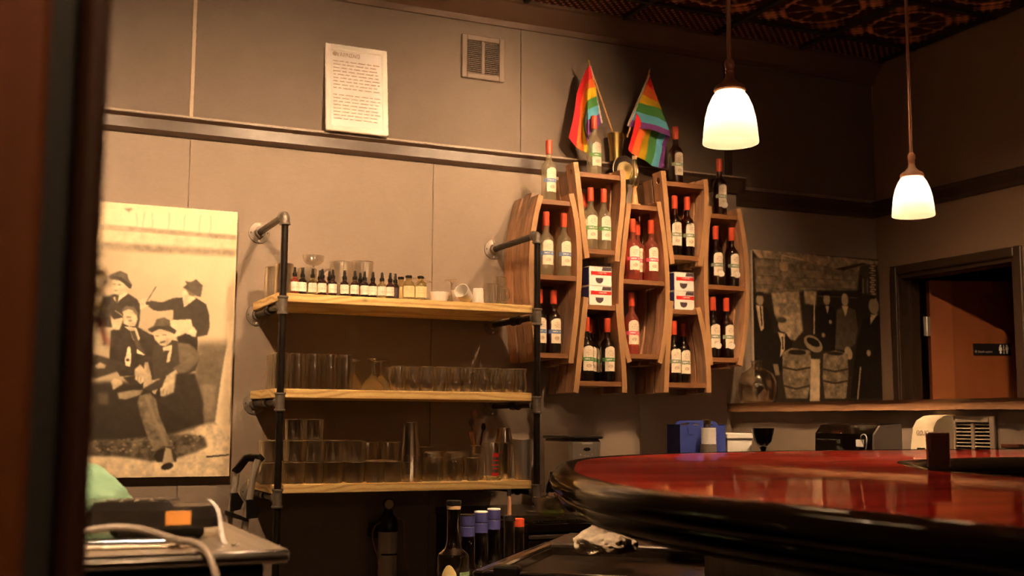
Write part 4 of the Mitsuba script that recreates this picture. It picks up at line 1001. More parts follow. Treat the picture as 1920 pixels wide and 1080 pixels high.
for nm, pts in STAVES.items():
    for k, (y0, y1) in enumerate(YB):
        r = np.random.default_rng(sum(map(ord, nm)) * 7 + k)
        up = EXT.get(nm, (0, 0, 0))[k] + (0.012 * (r.random() - 0.5) if k else 0)
        if k:
            sh_ = 0.014 * (r.random() - 0.5)
            pts = [(a_ + sh_, b_) for a_, b_ in STAVES[nm]]
        m, cs = stave_mesh(pts, y0, y1, up, 0.010 * r.random() if k else 0, 0.0235 + 0.003 * r.random())
        if k == 0: CURVE[nm] = cs
        if nm in ('c2ul', 'c4ul') and k == 0:
            zt = np.array(pts)[:, 1].max() - 0.030
            hole = trimesh.creation.cylinder(0.0155, 0.12, sections=20, transform=trimesh.transformations.rotation_matrix(math.pi / 2, [0, 1, 0]))
            hole.apply_translation([float(cs(zt)), 4.552, zt])
            m = trimesh.boolean.difference([m, hole], engine='manifold')
        part(rk, 'stave', m, 'm_stave_%d' % ((k + len(nm) + ord(nm[1])) % 3 if k else 0), 25)
BOARDS = {
 'c1t': ((2.1801,2.2248)[1], 'c1l', 'c1r'), 'c1m': ((2.2695,1.8894)[1], 'c1l', 'c1r'), 'c1b': ((2.249,1.5464)[1], 'c1l', 'c1r'),
 'c2t': ((2.4739,2.3647)[1], 'c2ul', 'c2ur'), 'c2m': ((2.4834,2.0185)[1], 'c2ul', 'c2ur'), 'c2k': ((2.4878,1.7675)[1], 'c2ll', 'c2lr'), 'c2b': ((2.473,1.4278)[1], 'c2ll', 'c2lr'),
 'c3t': ((2.7068,2.2385)[1], 'c3l', 'c3r'), 'c3m': ((2.7093,1.8924)[1], 'c3l', 'c3r'), 'c3b': ((2.7063,1.5548)[1], 'c3l', 'c3r'),
 'c4t': ((2.9273,2.363)[1], 'c4ul', 'c4ur'), 'c4m': ((2.9342,2.0196)[1], 'c4ul', 'c4ur'), 'c4k': ((2.9277,1.7668)[1], 'c4ll', 'c4lr'), 'c4b': ((2.9258,1.4291)[1], 'c4ll', 'c4lr'),
 'c5t': ((3.1516,2.2302)[1], 'c5l', 'c5r'), 'c5m': ((3.1452,1.8912)[1], 'c5l', 'c5r'), 'c5b': ((3.1388,1.551)[1], 'c5l', 'c5r')}
BZ = {}
for nm, (z, a, b) in BOARDS.items():
    xa, xb = float(CURVE[a](z)) + 0.011, float(CURVE[b](z)) - 0.011
    th = 0.021
    xa2, xb2 = float(CURVE[a](z - th)) + 0.011, float(CURVE[b](z - th)) - 0.011
    P = [(xa, z), (xb, z), (xb2, z - th), (xa2, z - th)]
    part(rk, 'board', hull([(x, y, zz) for x, zz in P for y in (4.526, 4.772)]), 'm_rack_board')
    BZ[nm] = (z + 0.0004, xa, xb)

# -- bottles
bprof = [(0, 0.003), (0.026, 0.0), (0.0325, 0.003), (0.0335, 0.008), (0.0335, 0.155), (0.0325, 0.164), (0.028, 0.175), (0.0195, 0.185), (0.0145, 0.194), (0.0130, 0.205), (0.0126, 0.231), (0, 0.231)]
bm = glassmesh(lathe(bprof, 28))
capm = lathe([(0, 0.2315), (0.0128, 0.2312), (0.0128, 0.222), (0.0148, 0.222), (0.0150, 0.262), (0.0146, 0.264), (0.0150, 0.266), (0.0149, 0.282), (0.0135, 0.2855), (0, 0.2858)], 22)
BOT = {c: mikit.ply(bm, c, smooth=32) for c in ('m_clear_spirit_glow', 'm_amber', 'm_rose', 'm_dark_spirit')}
CAPS = mikit.ply(capm, 'm_capsule', smooth=32)
arch = lambda t: 0.143 + 0.014 * math.sin(math.pi * t) ** 0.6
m_, uv_ = arc_patch(0.0338, 0.046, 0.157, math.radians(-90 - 47), math.radians(-90 + 47), 16, 3, arch)
LBL = mikit.ply(m_, 'm_label', smooth=True, uv=uv_)
m_, uv_ = arc_patch(0.0338, 0.040, 0.140, math.radians(90 - 50), math.radians(90 + 50), 14, 1)
BLBL = mikit.ply(m_, 'm_back_label', smooth=True)
m_, uv_ = arc_patch(0.0344, 0.089, 0.106, math.radians(-90 - 72), math.radians(-90 + 72), 20, 1)
BND = {c: mikit.ply(m_, c, smooth=True, uv=uv_) for c in ('m_band_blue', 'm_band_green', 'm_band_sage', 'm_band_pink')}
def bottle(kind, bandm, label, x, y, z, rz=0.0, group='bottles in the barrel-stave rack', tag_=False, no_cap=False):
    k = thing('spirit_bottle', label, 'bottle', group)
    w = at(x, y, z, rz=rz)
    part(k, 'body', {**BOT[kind], 'to_world': w})
    part(k, 'capsule', {**CAPS, 'to_world': w})
    part(k, 'label', {**LBL, 'to_world': w})
    part(k, 'label_band', {**BND[bandm], 'to_world': w})
    part(k, 'back_label', {**BLBL, 'to_world': w})
    if tag_:
        part(k, 'medal', moved(front(prism([(0.019 * math.cos(t), 0.016 * math.sin(t)) for t in np.linspace(0, 6.2, 18)], 0.0008), -0.0356), x + 0.004, y, z + 0.056), 'm_small_label')
    return k
def xat(u, y, v=500): return None
C, AMB, ROS, DRK = 'm_clear_spirit_glow', 'm_amber', 'm_rose', 'm_dark_spirit'
rows_ = [
 # board, kind, band, [(x, y)], description
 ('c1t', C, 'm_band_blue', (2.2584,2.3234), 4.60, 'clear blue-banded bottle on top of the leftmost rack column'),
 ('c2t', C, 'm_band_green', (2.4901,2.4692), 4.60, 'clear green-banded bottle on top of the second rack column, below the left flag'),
 ('c4t', AMB, 'm_band_sage', (2.9298,2.4878), 4.60, 'dark amber bottle on top of the fourth rack column, beside the right flag'),
 ('c5t', AMB, 'm_band_sage', (3.1755,2.3547), 4.60, 'dark amber bottle on top of the rightmost rack column'),
]
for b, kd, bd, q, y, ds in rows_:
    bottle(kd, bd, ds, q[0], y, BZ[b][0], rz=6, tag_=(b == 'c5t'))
sets = [
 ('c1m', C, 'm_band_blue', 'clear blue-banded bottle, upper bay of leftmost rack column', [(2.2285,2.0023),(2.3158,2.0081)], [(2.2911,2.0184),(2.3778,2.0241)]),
 ('c1b', AMB, 'm_band_blue', 'brown blue-banded bottle, lower bay of leftmost rack column', [(2.2124,1.6483),(2.2728,1.6506)], []),
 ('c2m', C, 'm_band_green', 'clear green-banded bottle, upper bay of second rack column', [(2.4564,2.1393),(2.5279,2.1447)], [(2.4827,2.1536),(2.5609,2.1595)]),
 ('c2b', DRK, 'm_band_green', 'dark green-banded bottle, lower bay of second rack column', [(2.4278,1.5591),(2.4764,1.5605),(2.5445,1.5625)], (2.5529,1.5667)),
 ('c3m', ROS, 'm_band_pink', 'pink bottle, upper bay of middle rack column', [(2.6695,2.0066),(2.7275,2.0103),(2.7976,2.0148)], [(2.7191,2.0207),(2.8087,2.0264)]),
 ('c3b', ROS, 'm_band_pink', 'pink bottle, shaded lower bay of middle rack column', (2.6817,1.6902), (2.7398,1.6983)),
 ('c4m', AMB, 'm_band_sage', 'amber bottle, upper bay of fourth rack column', [(2.9212,2.149),(2.9921,2.1543)], [(2.9875,2.1667),(3.066,2.1724)]),
 ('c4b', DRK, 'm_band_sage', 'dark bottle, lower bay of fourth rack column', [(2.885,1.5725),(2.9401,1.5742),(2.9987,1.5759)], []),
 ('c5m', AMB, 'm_band_sage', 'amber bottle, upper bay of rightmost rack column', [(3.125,2.0357),(3.2194,2.0417)], (3.226,2.0524)),
 ('c5b', AMB, 'm_band_sage', 'amber bottle, lower bay of rightmost rack column', [(3.1037,1.6792),(3.1789,1.682)], (3.2008,1.6883))]
for b, kd, bd, ds, fr_, bk_ in sets:
    z, xa, xb = BZ[b]
    fr_ = [fr_] if isinstance(fr_, tuple) else fr_
    bk_ = [bk_] if isinstance(bk_, tuple) else bk_
    yf = 4.60 if b in ('c1b', 'c3b') else 4.565
    pos = ['left', 'right'] if len(fr_) == 2 else (['left', 'middle', 'right'] if len(fr_) == 3 else ['front'])
    P0 = [(q[0], yf + ((0.0, 0.155, 0.075)[i] if b == 'c4b' else (0.0, 0.06, 0.0)[i] if len(fr_) == 3 else 0.0)) for i, q in enumerate(fr_)] + [(q[0], 4.695 + 0.03 * i) for i, q in enumerate(bk_)]
    P = np.array(P0)
    sa, sb = [v for k_, v in BOARDS.items() if k_ == b][0][1:]
    zz_ = np.linspace(z, z + 0.17, 6)
    lo_ = max(float(CURVE[sa](q)) for q in zz_) + 0.0535
    hi_ = min(float(CURVE[sb](q)) for q in zz_) - 0.0535
    if lo_ > hi_: lo_ = hi_ = (lo_ + hi_) / 2
    for it in range(600):
        for i in range(len(P)):
            for j in range(i):
                d = P[i] - P[j]; L = np.linalg.norm(d) + 1e-9
                if L < 0.0695:
                    s_ = d / L * (0.0695 - L) * 0.5
                    P[i] += s_; P[j] -= s_
        ex_ = np.where(np.arange(len(P)) < len(fr_), 0.0055, 0.0) * (lo_ < hi_)
        P[:, 0] = np.clip(P[:, 0], lo_ - ex_, hi_ + ex_); P[:, 1] = np.clip(P[:, 1], 4.560, 4.736)
    nf = len(fr_)
    for i, (x, yy) in enumerate(P):
        if i < nf:
            d_ = ds + (', ' + pos[i] + ' in front' if nf > 1 else ', in front')
        else:
            d_ = ds + (', ' + ('left', 'right')[i - nf] + ' behind' if len(bk_) > 1 else ', behind')
        bottle(kd, bd, d_, float(x), float(yy), z, rz=(-4, 5, 1, 3, 2)[i], tag_=(b in ('c5m', 'c5b') and i < nf))
# -- boxed glasses between the rack's upper and lower halves
for b, us, nm in (('c2k', [(2.434,1.8449),(2.5485,1.8509)], 'second'), ('c4k', [(2.8818,1.8684),(2.9871,1.8739)], 'fourth')):
    x0, x1 = us[0][0], us[1][0]
    z = BZ[b][0]
    for k in range(2):
        h = 0.088
        zz = z + k * (h + 0.0005)
        t = thing('gift_box', 'white printed carton with red strip in the %s rack column, %s one' % (nm, ('bottom', 'top')[k]), 'box', 'printed cartons in the rack')
        part(t, 'carton', box(x0, x1, 4.545, 4.64, zz, zz + h, 0.0012), 'm_white')
        w = x1 - x0
        F = lambda m: moved(front(m, 4.5438), x0, 0, zz)
        part(t, 'red_strip', F(prism(sbox(0.008, h * 0.55, w - 0.002, h * 0.74).exterior.coords[:-1], 0.001)), 'm_red')
        part(t, 'lettering', moved(flat_front(text('COCKTAIL', 0.006), x0 + w * 0.58, zz + h * 0.66, 4.5437), 0, 0, 0), 'm_white')
        part(t, 'round_print', F(prism([(w * 0.45 + 0.020 * math.cos(a), h * 0.36 + 0.021 * math.sin(a)) for a in np.linspace(math.pi * 0.94, math.pi * 2.06, 20)], 0.0009)), 'm_dark_purple')
        part(t, 'dark_corner', F(prism([(w * 0.55, h * 0.78), (w * 0.60, h * 0.97), (w * 0.98, h * 0.97), (w * 0.98, h * 0.78)], 0.0009)), 'm_dark_purple')
        part(t, 'side_panel', moved(box(-0.0008, 0, 4.55, 4.635, 0.004, h - 0.004), x0, 0, zz), 'm_blue_cap')

# ------------------------------------------------------------------ on top of the rack: flags in a brass cup, round plate, decanter
cupx = (2.6711,2.5617)
cz0 = (2.6707,2.4975)[1] - 0.0; cz1 = (2.6714,2.6131)[1]
zr = 2.478
fc = thing('brass_cup', 'tapered brass cup holding two rainbow flags on the picture rail', 'cup')
H = cz1 - zr
part(fc, 'cup', moved(lathe([(0, 0), (0.026, 0), (0.028, 0.002), (0.030, H * 0.45), (0.0395, H), (0.038, H + 0.001), (0.029, H * 0.45), (0.02, 0.006), (0, 0.006)], 32), cupx[0], 4.72, zr), 'm_brass', 35)
def flag(name, label, pole_top, pole_bot, hoist, fold, fly, yf, yb):
    k = thing(name, label, 'flag')
    a, b = np.array(pole_top), np.array(pole_bot)
    d = (b - a) / np.linalg.norm(b - a)
    ytop, ybot = yf, 4.72
    p = lambda q, y: (q[0], y, q[1])
    L = np.linalg.norm(b - a)
    yy = lambda q: ytop + (ybot - ytop) * np.clip(np.linalg.norm(np.array(q) - a) / L, 0, 1)
    part(k, 'stick', tube([p(a, yy(a)), p((a + b) / 2, yy((a + b) / 2)), p(b, yy(b))], 0.0038, 10), 'm_oak', 50)
    part(k, 'finial', moved(lathe([(0, -0.004), (0.005, -0.003), (0.0062, 0.004), (0.003, 0.014), (0, 0.022)], 14), a[0], ytop, a[1], ry=float(np.degrees(np.arctan2(-d[0], -d[1])))), 'm_brass', 40)
    h0, h1 = np.array(hoist[0]), np.array(hoist[-1])
    part(k, 'sleeve', tube([p(h0, yy(h0)), p((h0 + h1) / 2, yy((h0 + h1) / 2)), p(h1, yy(h1))], 0.0062, 10), 'm_white', 50)
    HO, FO, FL = np.array(hoist), np.array(fold), np.array(fly)
    tv = np.linspace(0, 1, len(HO))
    def at_(A_, v): return np.array([np.interp(v, tv, A_[:, 0]), np.interp(v, tv, A_[:, 1])])
    for s in range(6):
        def f(u, w):
            v = (s + w) / 6
            h, o, l = at_(HO, v), at_(FO, v), at_(FL, v)
            if u < 0.42:
                t = u / 0.42
                q = h * (1 - t) + o * t
                y = yy(h) + (yf - 0.012 - yy(h)) * t - 0.010 * math.sin(t * math.pi) * (0.5 + v) - 0.004 * math.sin(t * 9 + v * 3)
            else:
                t = (u - 0.42) / 0.58
                q = o * (1 - t) + l * t
                y = yf - 0.012 + (yb - yf + 0.012) * min(1, t * 3.0) ** 0.6 + 0.007 * math.sin(t * 7 + v * 9) * min(1, t * 2.5)
            return (q[0], y, q[1])
        m, _ = grid(f, 34, 4)
        part(k, 'stripe', m, 'm_stripe_%d' % s, True)
flag('rainbow_flag', 'left of two small rainbow flags, its red stripe hanging outermost', (2.473,2.9114), (2.6647,2.5968),
     [(2.4838,2.8944),(2.5056,2.8454),(2.5274,2.8076),(2.5359,2.7653),(2.5499,2.728),(2.5639,2.6906),(2.5827,2.6509)], [(2.4645,2.8841),(2.4636,2.8168),(2.4627,2.7779),(2.4626,2.7251),(2.4625,2.6794),(2.4631,2.6305),(2.4614,2.5569)],
     [(2.3992,2.5578),(2.4415,2.5161),(2.4779,2.496),(2.4997,2.4884),(2.523,2.4809),(2.5465,2.4727),(2.5701,2.4659)], 4.62, 4.675)
flag('rainbow_flag', 'right of two small rainbow flags, its lower half folded back', (2.8007,2.9064), (2.7335,2.6042),
     [(2.8034,2.8935),(2.7906,2.846),(2.7764,2.8044),(2.7654,2.7633),(2.7537,2.7258),(2.7428,2.685),(2.7305,2.6548)], [(2.796,2.8696),(2.8249,2.8066),(2.8538,2.7493),(2.8667,2.7248),(2.8924,2.6684),(2.9069,2.6302),(2.9115,2.604)],
     [(2.7162,2.5347),(2.7355,2.518),(2.7661,2.4982),(2.8026,2.4861),(2.8408,2.4683),(2.8844,2.4624),(2.9216,2.4617)], 4.62, 4.675)
q = (2.6875,2.4255)
pl = thing('round_plate', 'dark-rimmed round plate with pale centre standing behind the small decanter', 'plate')
rim = moved(lathe([(0, 0), (0.045, 0), (0.05, 0.002), (0.066, 0.010), (0.070, 0.010), (0.0705, 0.013), (0.066, 0.014), (0.05, 0.007), (0, 0.006)], 40), q[0], 4.665, q[1], rx=84)
part(pl, 'rim', rim, 'm_dark_steel', 35)
part(pl, 'centre', moved(trimesh.creation.cylinder(0.044, 0.001, sections=36), q[0], 4.665 - 0.0085, q[1], rx=84), 'm_yellow_label')
q = (2.6887,2.2826)
z3 = BZ['c3t'][0]
dc = thing('small_decanter', 'corked egg-shaped glass decanter on a wooden cone stand on top of the middle rack column', 'decanter')
dh = (2.6902,2.4791)[1] - z3
part(dc, 'stand', moved(lathe([(0, 0), (0.026, 0), (0.027, 0.002), (0.027, 0.010), (0.017, 0.014), (0.008, dh * 0.36), (0.014, dh * 0.385), (0, dh * 0.39)], 24), q[0], 4.575, z3), 'm_oak', 35)
part(dc, 'bowl', moved(glassmesh(lathe([(0, dh * 0.392), (0.012, dh * 0.395), (0.021, dh * 0.45), (0.0235, dh * 0.52), (0.021, dh * 0.60), (0.013, dh * 0.68), (0.0105, dh * 0.74), (0.0105, dh * 0.92), (0, dh * 0.92)], 28)), q[0], 4.575, z3), 'm_pale', 32)
part(dc, 'cork', moved(lathe([(0, dh * 0.9205), (0.0095, dh * 0.921), (0.0115, dh * 0.93), (0.0115, dh * 0.99), (0, dh)], 20), q[0], 4.575, z3), 'm_cork', 35)

# ------------------------------------------------------------------ lamps
scene['m_opal'] = {'type': 'principledthin', 'base_color': rgb((0.92, 0.86, 0.72)), 'roughness': 0.5, 'diff_trans': 1.15, 'eta': 1.3}
def pendant(x, y, zb, label):
    k = thing('pendant_lamp', label, 'pendant lamp', 'pendant lamps over the bar')
    prof = [(0.0735, 0.0), (0.0745, 0.003), (0.0725, 0.020), (0.071, 0.040), (0.067, 0.070), (0.060, 0.098), (0.049, 0.124), (0.037, 0.141), (0.026, 0.148)]
    m = trimesh.creation.revolve(np.array(prof), sections=40)
    part(k, 'shade', moved(m, x, y, zb), 'm_opal', True)
    part(k, 'fitter', moved(lathe([(0, 0.142), (0.040, 0.140), (0.0425, 0.144), (0.042, 0.150), (0.036, 0.158), (0.024, 0.164), (0.014, 0.176), (0.0105, 0.190), (0.0125, 0.193), (0.0125, 0.197), (0.010, 0.200), (0.012, 0.204), (0.0145, 0.214), (0.0125, 0.224), (0.0075, 0.230), (0, 0.231)], 32), x, y, zb), 'm_bronze', 35)
    part(k, 'stem', tube([(x, y, zb + 0.225), (x, y, (zb + CEIL) / 2), (x, y, CEIL - 0.02)], 0.0062, 12), 'm_bronze', 50)
    part(k, 'canopy', moved(lathe([(0, 0), (0.02, -0.028), (0.055, -0.02), (0.062, 0), (0, 0.0)], 28), x, y, CEIL - 0.004), 'm_bronze', 35)
    s = trimesh.creation.icosphere(3, 0.024); s.apply_translation([x, y, zb + 0.085])
    kb = key('bulb', k)
    scene[kb] = mikit.ply(s, 'm_white', smooth=True, emitter={'type': 'area', 'radiance': rgb(WARM * BULB * np.array([1, 1.06, 1.25]))})
PEND = [(1.766, 2.503, 1.985), (2.976, 3.117, 1.983)]
pendant(*PEND[0], 'nearer and larger of the two lit bell-shaped pendant lamps')
pendant(*PEND[1], 'farther of the two lit bell-shaped pendant lamps, hanging at the right')
pendant(0.50, 1.80, 2.09, 'added unseen bell-shaped pendant lamp above the picture, over the tip of the bar')  # unseen pendant added for sparkle and fill, continuing the row
pendant(1.90, 0.85, 1.985, 'added unseen bell-shaped pendant lamp over the near arm of the bar')  # unseen pendant added for reflections and fill light
mat('m_can_inside', {'type': 'diffuse', 'reflectance': rgb((0.02, 0.015, 0.012))})
for i, (p, a, L, B_) in enumerate(CAN_LAMPS):
    k = thing('ceiling_spotlight', 'black can spotlight on the ceiling, aimed at the back wall, number %s along the row' % ORD[i] if i < 4 else ('black can spotlight on the ceiling above the red bar', 'black can spotlight on the ceiling above the near steel counter', 'black can spotlight on the ceiling turned towards the soap dispenser', 'black can spotlight on the ceiling turned towards the door', 'black can spotlight on the ceiling above the speed rail')[i - 4], 'spotlight')
    p, a = np.array(p), np.array(a)
    d = (a - p) / np.linalg.norm(a - p)
    R = np.eye(4); zz = -d; xx = np.cross([0.02, 1, 0.01], zz); xx /= np.linalg.norm(xx)
    R[:3, 0], R[:3, 1], R[:3, 2], R[:3, 3] = xx, np.cross(zz, xx), zz, p
    can = lathe([(0.052, -B_), (0.056, -B_), (0.056, 0.03), (0.03, 0.05), (0, 0.05), (0, 0.012), (0.052, 0.008), (0.052, -B_)], 28)
    can.apply_transform(R)
    part(k, 'can', can, 'm_can_inside', 35)
    part(k, 'arm', tube([p - d * 0.0, (p - d * 0.0) * 0.5 + 0.5 * np.array([p[0], p[1] - 0.02, CEIL]), np.array([p[0], p[1] - 0.02, CEIL])], 0.010, 10), 'm_black_matte', 50)
    disc = trimesh.creation.cylinder(0.046, 0.004, sections=28); disc.apply_transform(R)
    kk = key('lamp_face', k)
    scene[kk] = mikit.ply(disc, 'm_white', emitter={'type': 'area', 'radiance': rgb(WARM * L)})

globe_p = mikit.ply(trimesh.creation.icosphere(3, 0.09), 'm_white', smooth=True)  # unseen globes added behind the camera for glints in the glassware
for i, gx_ in enumerate((-0.9, 0.5, 1.9, 3.3)):
    k = thing('added_globe', 'added globe lamp for glints in the glass, behind the viewer, %s from the left' % ORD[i], 'globe lamp', 'added globe lamps')
    part(k, 'globe', globe_p, emitter={'type': 'area', 'radiance': rgb(WARM * ADDED_GLOBE)}, to_world=T().translate([gx_, -1.7, 2.2]))
    part(k, 'stem', tube([(gx_, -1.7, 2.288), (gx_, -1.7, 2.7), (gx_, -1.7, CEIL + 0.03)], 0.006, 10), 'm_bronze', 50)

# ------------------------------------------------------------------ things on the half wall
def jug():
    b = [(0, 0), (0.070, 0), (0.090, 0.012), (0.104, 0.06), (0.104, 0.12), (0.085, 0.165), (0.050, 0.185), (0.030, 0.20), (0.028, 0.225), (0.034, 0.235)]
    inner = [(max(r - 0.004, 0), max(z, 0.006)) for r, z in b[1:]]
    m = lathe(b + [(0.031, 0.2355)] + inner[::-1] + [(0, 0.006)], 40)
    v = m.vertices.copy(); a = np.arctan2(v[:, 1], v[:, 0]); rr = np.hypot(v[:, 0], v[:, 1])
    v[:, :2] *= (1 + 0.022 * np.cos(9 * a + v[:, 2] * 40) * (v[:, 2] > 0.02))[:, None]
    m.vertices = v
    return glassmesh(m)
solo('glass_jug', moved(jug(), 3.42, 4.66, 1.3435, s=0.88), 'm_clear_bottle', 'round ribbed clear glass jug at the far end of the live-edge plank', 'jug', smooth=40)
# paper towel dispenser
t = thing('towel_dispenser', 'black paper towel dispenser with smoky side on the half wall', 'dispenser')
D0 = [(3.9666,1.2343),(3.6124,1.2366)]
y1_, y0_ = D0[0][0], D0[1][0]
zt = 1.243
prof = [(3.20, 0.93), (3.195, 1.05), (3.205, zt - 0.035), (3.235, zt), (3.349, zt + 0.008), (3.349, 0.93)]
m = trimesh.creation.extrude_polygon(Polygon(prof), (y1_ - y0_) - 0.012, engine='earcut')
v = m.vertices.copy(); m.vertices = np.c_[v[:, 0], y0_ + 0.012 + v[:, 2], v[:, 1]]; m.fix_normals()
part(t, 'front_cover', m, 'm_black_gloss', 30)
m = trimesh.creation.extrude_polygon(Polygon([(a + (0.004 if a < 3.3 else 0), b - 0.003) for a, b in prof]), 0.012, engine='earcut')
v = m.vertices.copy(); m.vertices = np.c_[v[:, 0], y0_ + v[:, 2], v[:, 1]]; m.fix_normals()
part(t, 'smoky_side', m, 'm_smoke', 30)
part(t, 'lever', box(3.19, 3.20, y0_ + 0.05, y0_ + 0.09, 1.155, 1.185, 0.002), 'm_white')
part(t, 'wire_loop', tube(spline([(3.194, y0_ + 0.055, 1.18), (3.186, y0_ + 0.045, 1.205), (3.186, y0_ + 0.028, 1.205), (3.19, y0_ + 0.026, 1.165), (3.192, y0_ + 0.034, 1.145)], 12), 0.0022, 8), 'm_white', 50)
# soap dispenser
t = thing('soap_dispenser', 'cream soap dispenser with lettering on the half wall behind the bar', 'dispenser')
GX = 3.225
GD = [(3.4322,1.2378),(3.3248,1.2385)]
gy1, gy0 = GD[0][0], GD[1][0]
prof = [(GX + 0.012, 0.99), (GX, 1.02), (GX - 0.012, 1.09), (GX + 0.012, 1.235), (GX + 0.03, 1.262), (GX + 0.07, 1.280), (3.349, 1.284), (3.349, 0.99)]
m = trimesh.creation.extrude_polygon(Polygon(prof).buffer(-0.006).buffer(0.006), gy1 - gy0, engine='earcut')
v = m.vertices.copy(); m.vertices = np.c_[v[:, 0], gy0 + v[:, 2], v[:, 1]]; m.fix_normals()
part(t, 'housing', m, 'm_cream', 30)
def on_gojo(q, z, dy=0.0):   # text in xy -> front slope facing -X
    sl = math.atan2(0.024, 0.145)
    u = q.copy(); v = u.vertices.copy()
    xx = GX - 0.012 + (z - 1.09) * 0.024 / 0.145
    u.vertices = np.c_[xx - 0.0004 - v[:, 2] + v[:, 1] * math.sin(sl), (gy0 + gy1) / 2 + dy - v[:, 0], z + v[:, 1] * math.cos(sl)]
    return u
part(t, 'lettering', on_gojo(text('GOJO', 0.017), 1.215), 'm_ink')
part(t, 'level_window', on_gojo(prism(sbox(-0.020, -0.009, 0.020, 0.009).exterior.coords[:-1], 0.0012), 1.150), 'm_black_plastic')
# black bowl on a stem
BQ = (2.9733,1.2267)
t = thing('pedestal_bowl', 'glossy black bowl on a stem between the blue bag and the towel dispenser', 'bowl')
bz = BQ[1]
part(t, 'bowl', moved(lathe([(0, -0.075), (0.02, -0.073), (0.036, -0.055), (0.044, -0.02), (0.048, -0.002), (0.0485, 0), (0.046, 0.001), (0.041, -0.02), (0.03, -0.05), (0, -0.062)], 36), BQ[0], 4.02, bz), 'm_black_gloss', 35)
part(t, 'stem', moved(lathe([(0, 0), (0.045, 0), (0.046, 0.004), (0.012, 0.012), (0.0065, 0.03), (0.0065, bz - 0.8854 - 0.10), (0.016, bz - 0.8854 - 0.078), (0, bz - 0.8854 - 0.074)], 28), BQ[0], 4.02, 0.8854), 'm_black_gloss', 35)

# ------------------------------------------------------------------ back counter
CZ = 0.885
ct = thing('back_counter', 'dark steel back counter with black mats, running along the back wall below the bottle rack', 'counter')
part(ct, 'worktop', box(1.80, 3.34, 3.83, WY - 0.003, CZ - 0.035, CZ - 0.004, 0.003), 'm_dark_steel')
part(ct, 'front_rail', box(1.80, 3.34, 3.815, 3.83, CZ - 0.055, CZ - 0.041, 0.003), 'm_steel')
for i in range(3):
    a = 1.80 + i * 0.513
    part(ct, 'door', box(a + 0.004, a + 0.509, 3.822, 3.84, 0.10, CZ - 0.062, 0.003), 'm_dark_steel')
part(ct, 'cabinet', box(1.805, 3.335, 3.842, WY - 0.004, 0.02, CZ - 0.036, 0.003), 'm_black_plastic')
for i, (a, b) in enumerate(((1.82, 2.34), (2.36, 2.9))):
    mt = thing('bar_mat', 'black ribbed rubber bar mat on the back counter, %s one' % ('under the glass bowl', 'behind the bar')[i], 'mat')
    part(mt, 'sheet', box(a, b, 3.835, 4.13, CZ - 0.0036, CZ + 0.003, 0.001), 'm_rubber')
    part(mt, 'studs', cat_([box(a + 0.006 + j * 0.0125, a + 0.012 + j * 0.0125, 3.840, 3.846, CZ + 0.003, CZ + 0.008) for j in range(int((b - a - 0.01) / 0.0125))]), 'm_rubber', kind='stuff')
MZ = CZ + 0.0035
q = (2.0063,4.2207)
bx, by = 1.985, 4.02
gb = put('glass_bowl', 'bowl', 'clear glass bowl filled with wrapped sweets and lime on the back counter', 'bowl', bx, by, MZ)
for i in range(26):
    r = np.random.default_rng(300 + i)
    a, rr = r.random() * 6.28, 0.044 * math.sqrt(r.random())
    h = 0.020 + 0.068 * r.random()
    c = hull([( (0.020 if abs(t_) < 2 else 0) * 0 + 0.011 * math.cos(t_), 0.007 * math.sin(t_), zz) for t_ in np.linspace(0, 5.2, 6) for zz in (-0.005, 0.005)])
    wing = hull([(-0.022, -0.007, 0), (-0.022, 0.007, 0.003), (-0.010, 0, 0.001), (-0.011, 0.001, -0.002)])
    wing2 = hull([(0.022, -0.007, 0.002), (0.022, 0.007, 0), (0.010, 0, 0.001), (0.011, 0.001, -0.002)])
    m = moved(cat_([c, wing, wing2]), bx + rr * math.cos(a), by + rr * math.sin(a), MZ + h, rz=r.random() * 360, rx=r.random() * 60 - 30)
    solo('wrapped_sweet', m, 'm_silver_foil', 'foil-wrapped sweet heaped in the clear glass bowl', 'sweet', group='wrapped sweets in the glass bowl')
for i, (dx, dy) in enumerate(((-0.006, -0.036), (0.022, -0.028), (-0.030, -0.020))):
    w = trimesh.creation.icosphere(2, 0.017); w.apply_scale([1.2, 0.7, 0.7]); w.apply_translation([bx + dx, by + dy, MZ + 0.019])
    solo('lime_wedge', w, 'm_lime', 'green lime wedge low in the glass bowl, ' + ('centre', 'right', 'left')[i], 'lime', smooth=True)
dq = (2.13, 3.93)
put('glass_dish', 'dish', 'shallow clear glass dish on the bar mat, partly under the bar edge', 'dish', 2.215, 3.94, MZ)
for i in range(7):
    r = np.random.default_rng(50 + i)
    a = r.random() * 3.14
    solo('straw_piece', tube([(2.215 - 0.036 * math.cos(a), 3.94 - 0.036 * math.sin(a), MZ + 0.012 + 0.004 * i), (2.215, 3.94, MZ + 0.014 + 0.004 * i), (2.215 + 0.036 * math.cos(a), 3.94 + 0.036 * math.sin(a), MZ + 0.016 + 0.004 * i)], 0.0022, 8), 'm_straw', 'pale cocktail pick lying in the shallow glass dish', 'pick', group='picks in the glass dish')
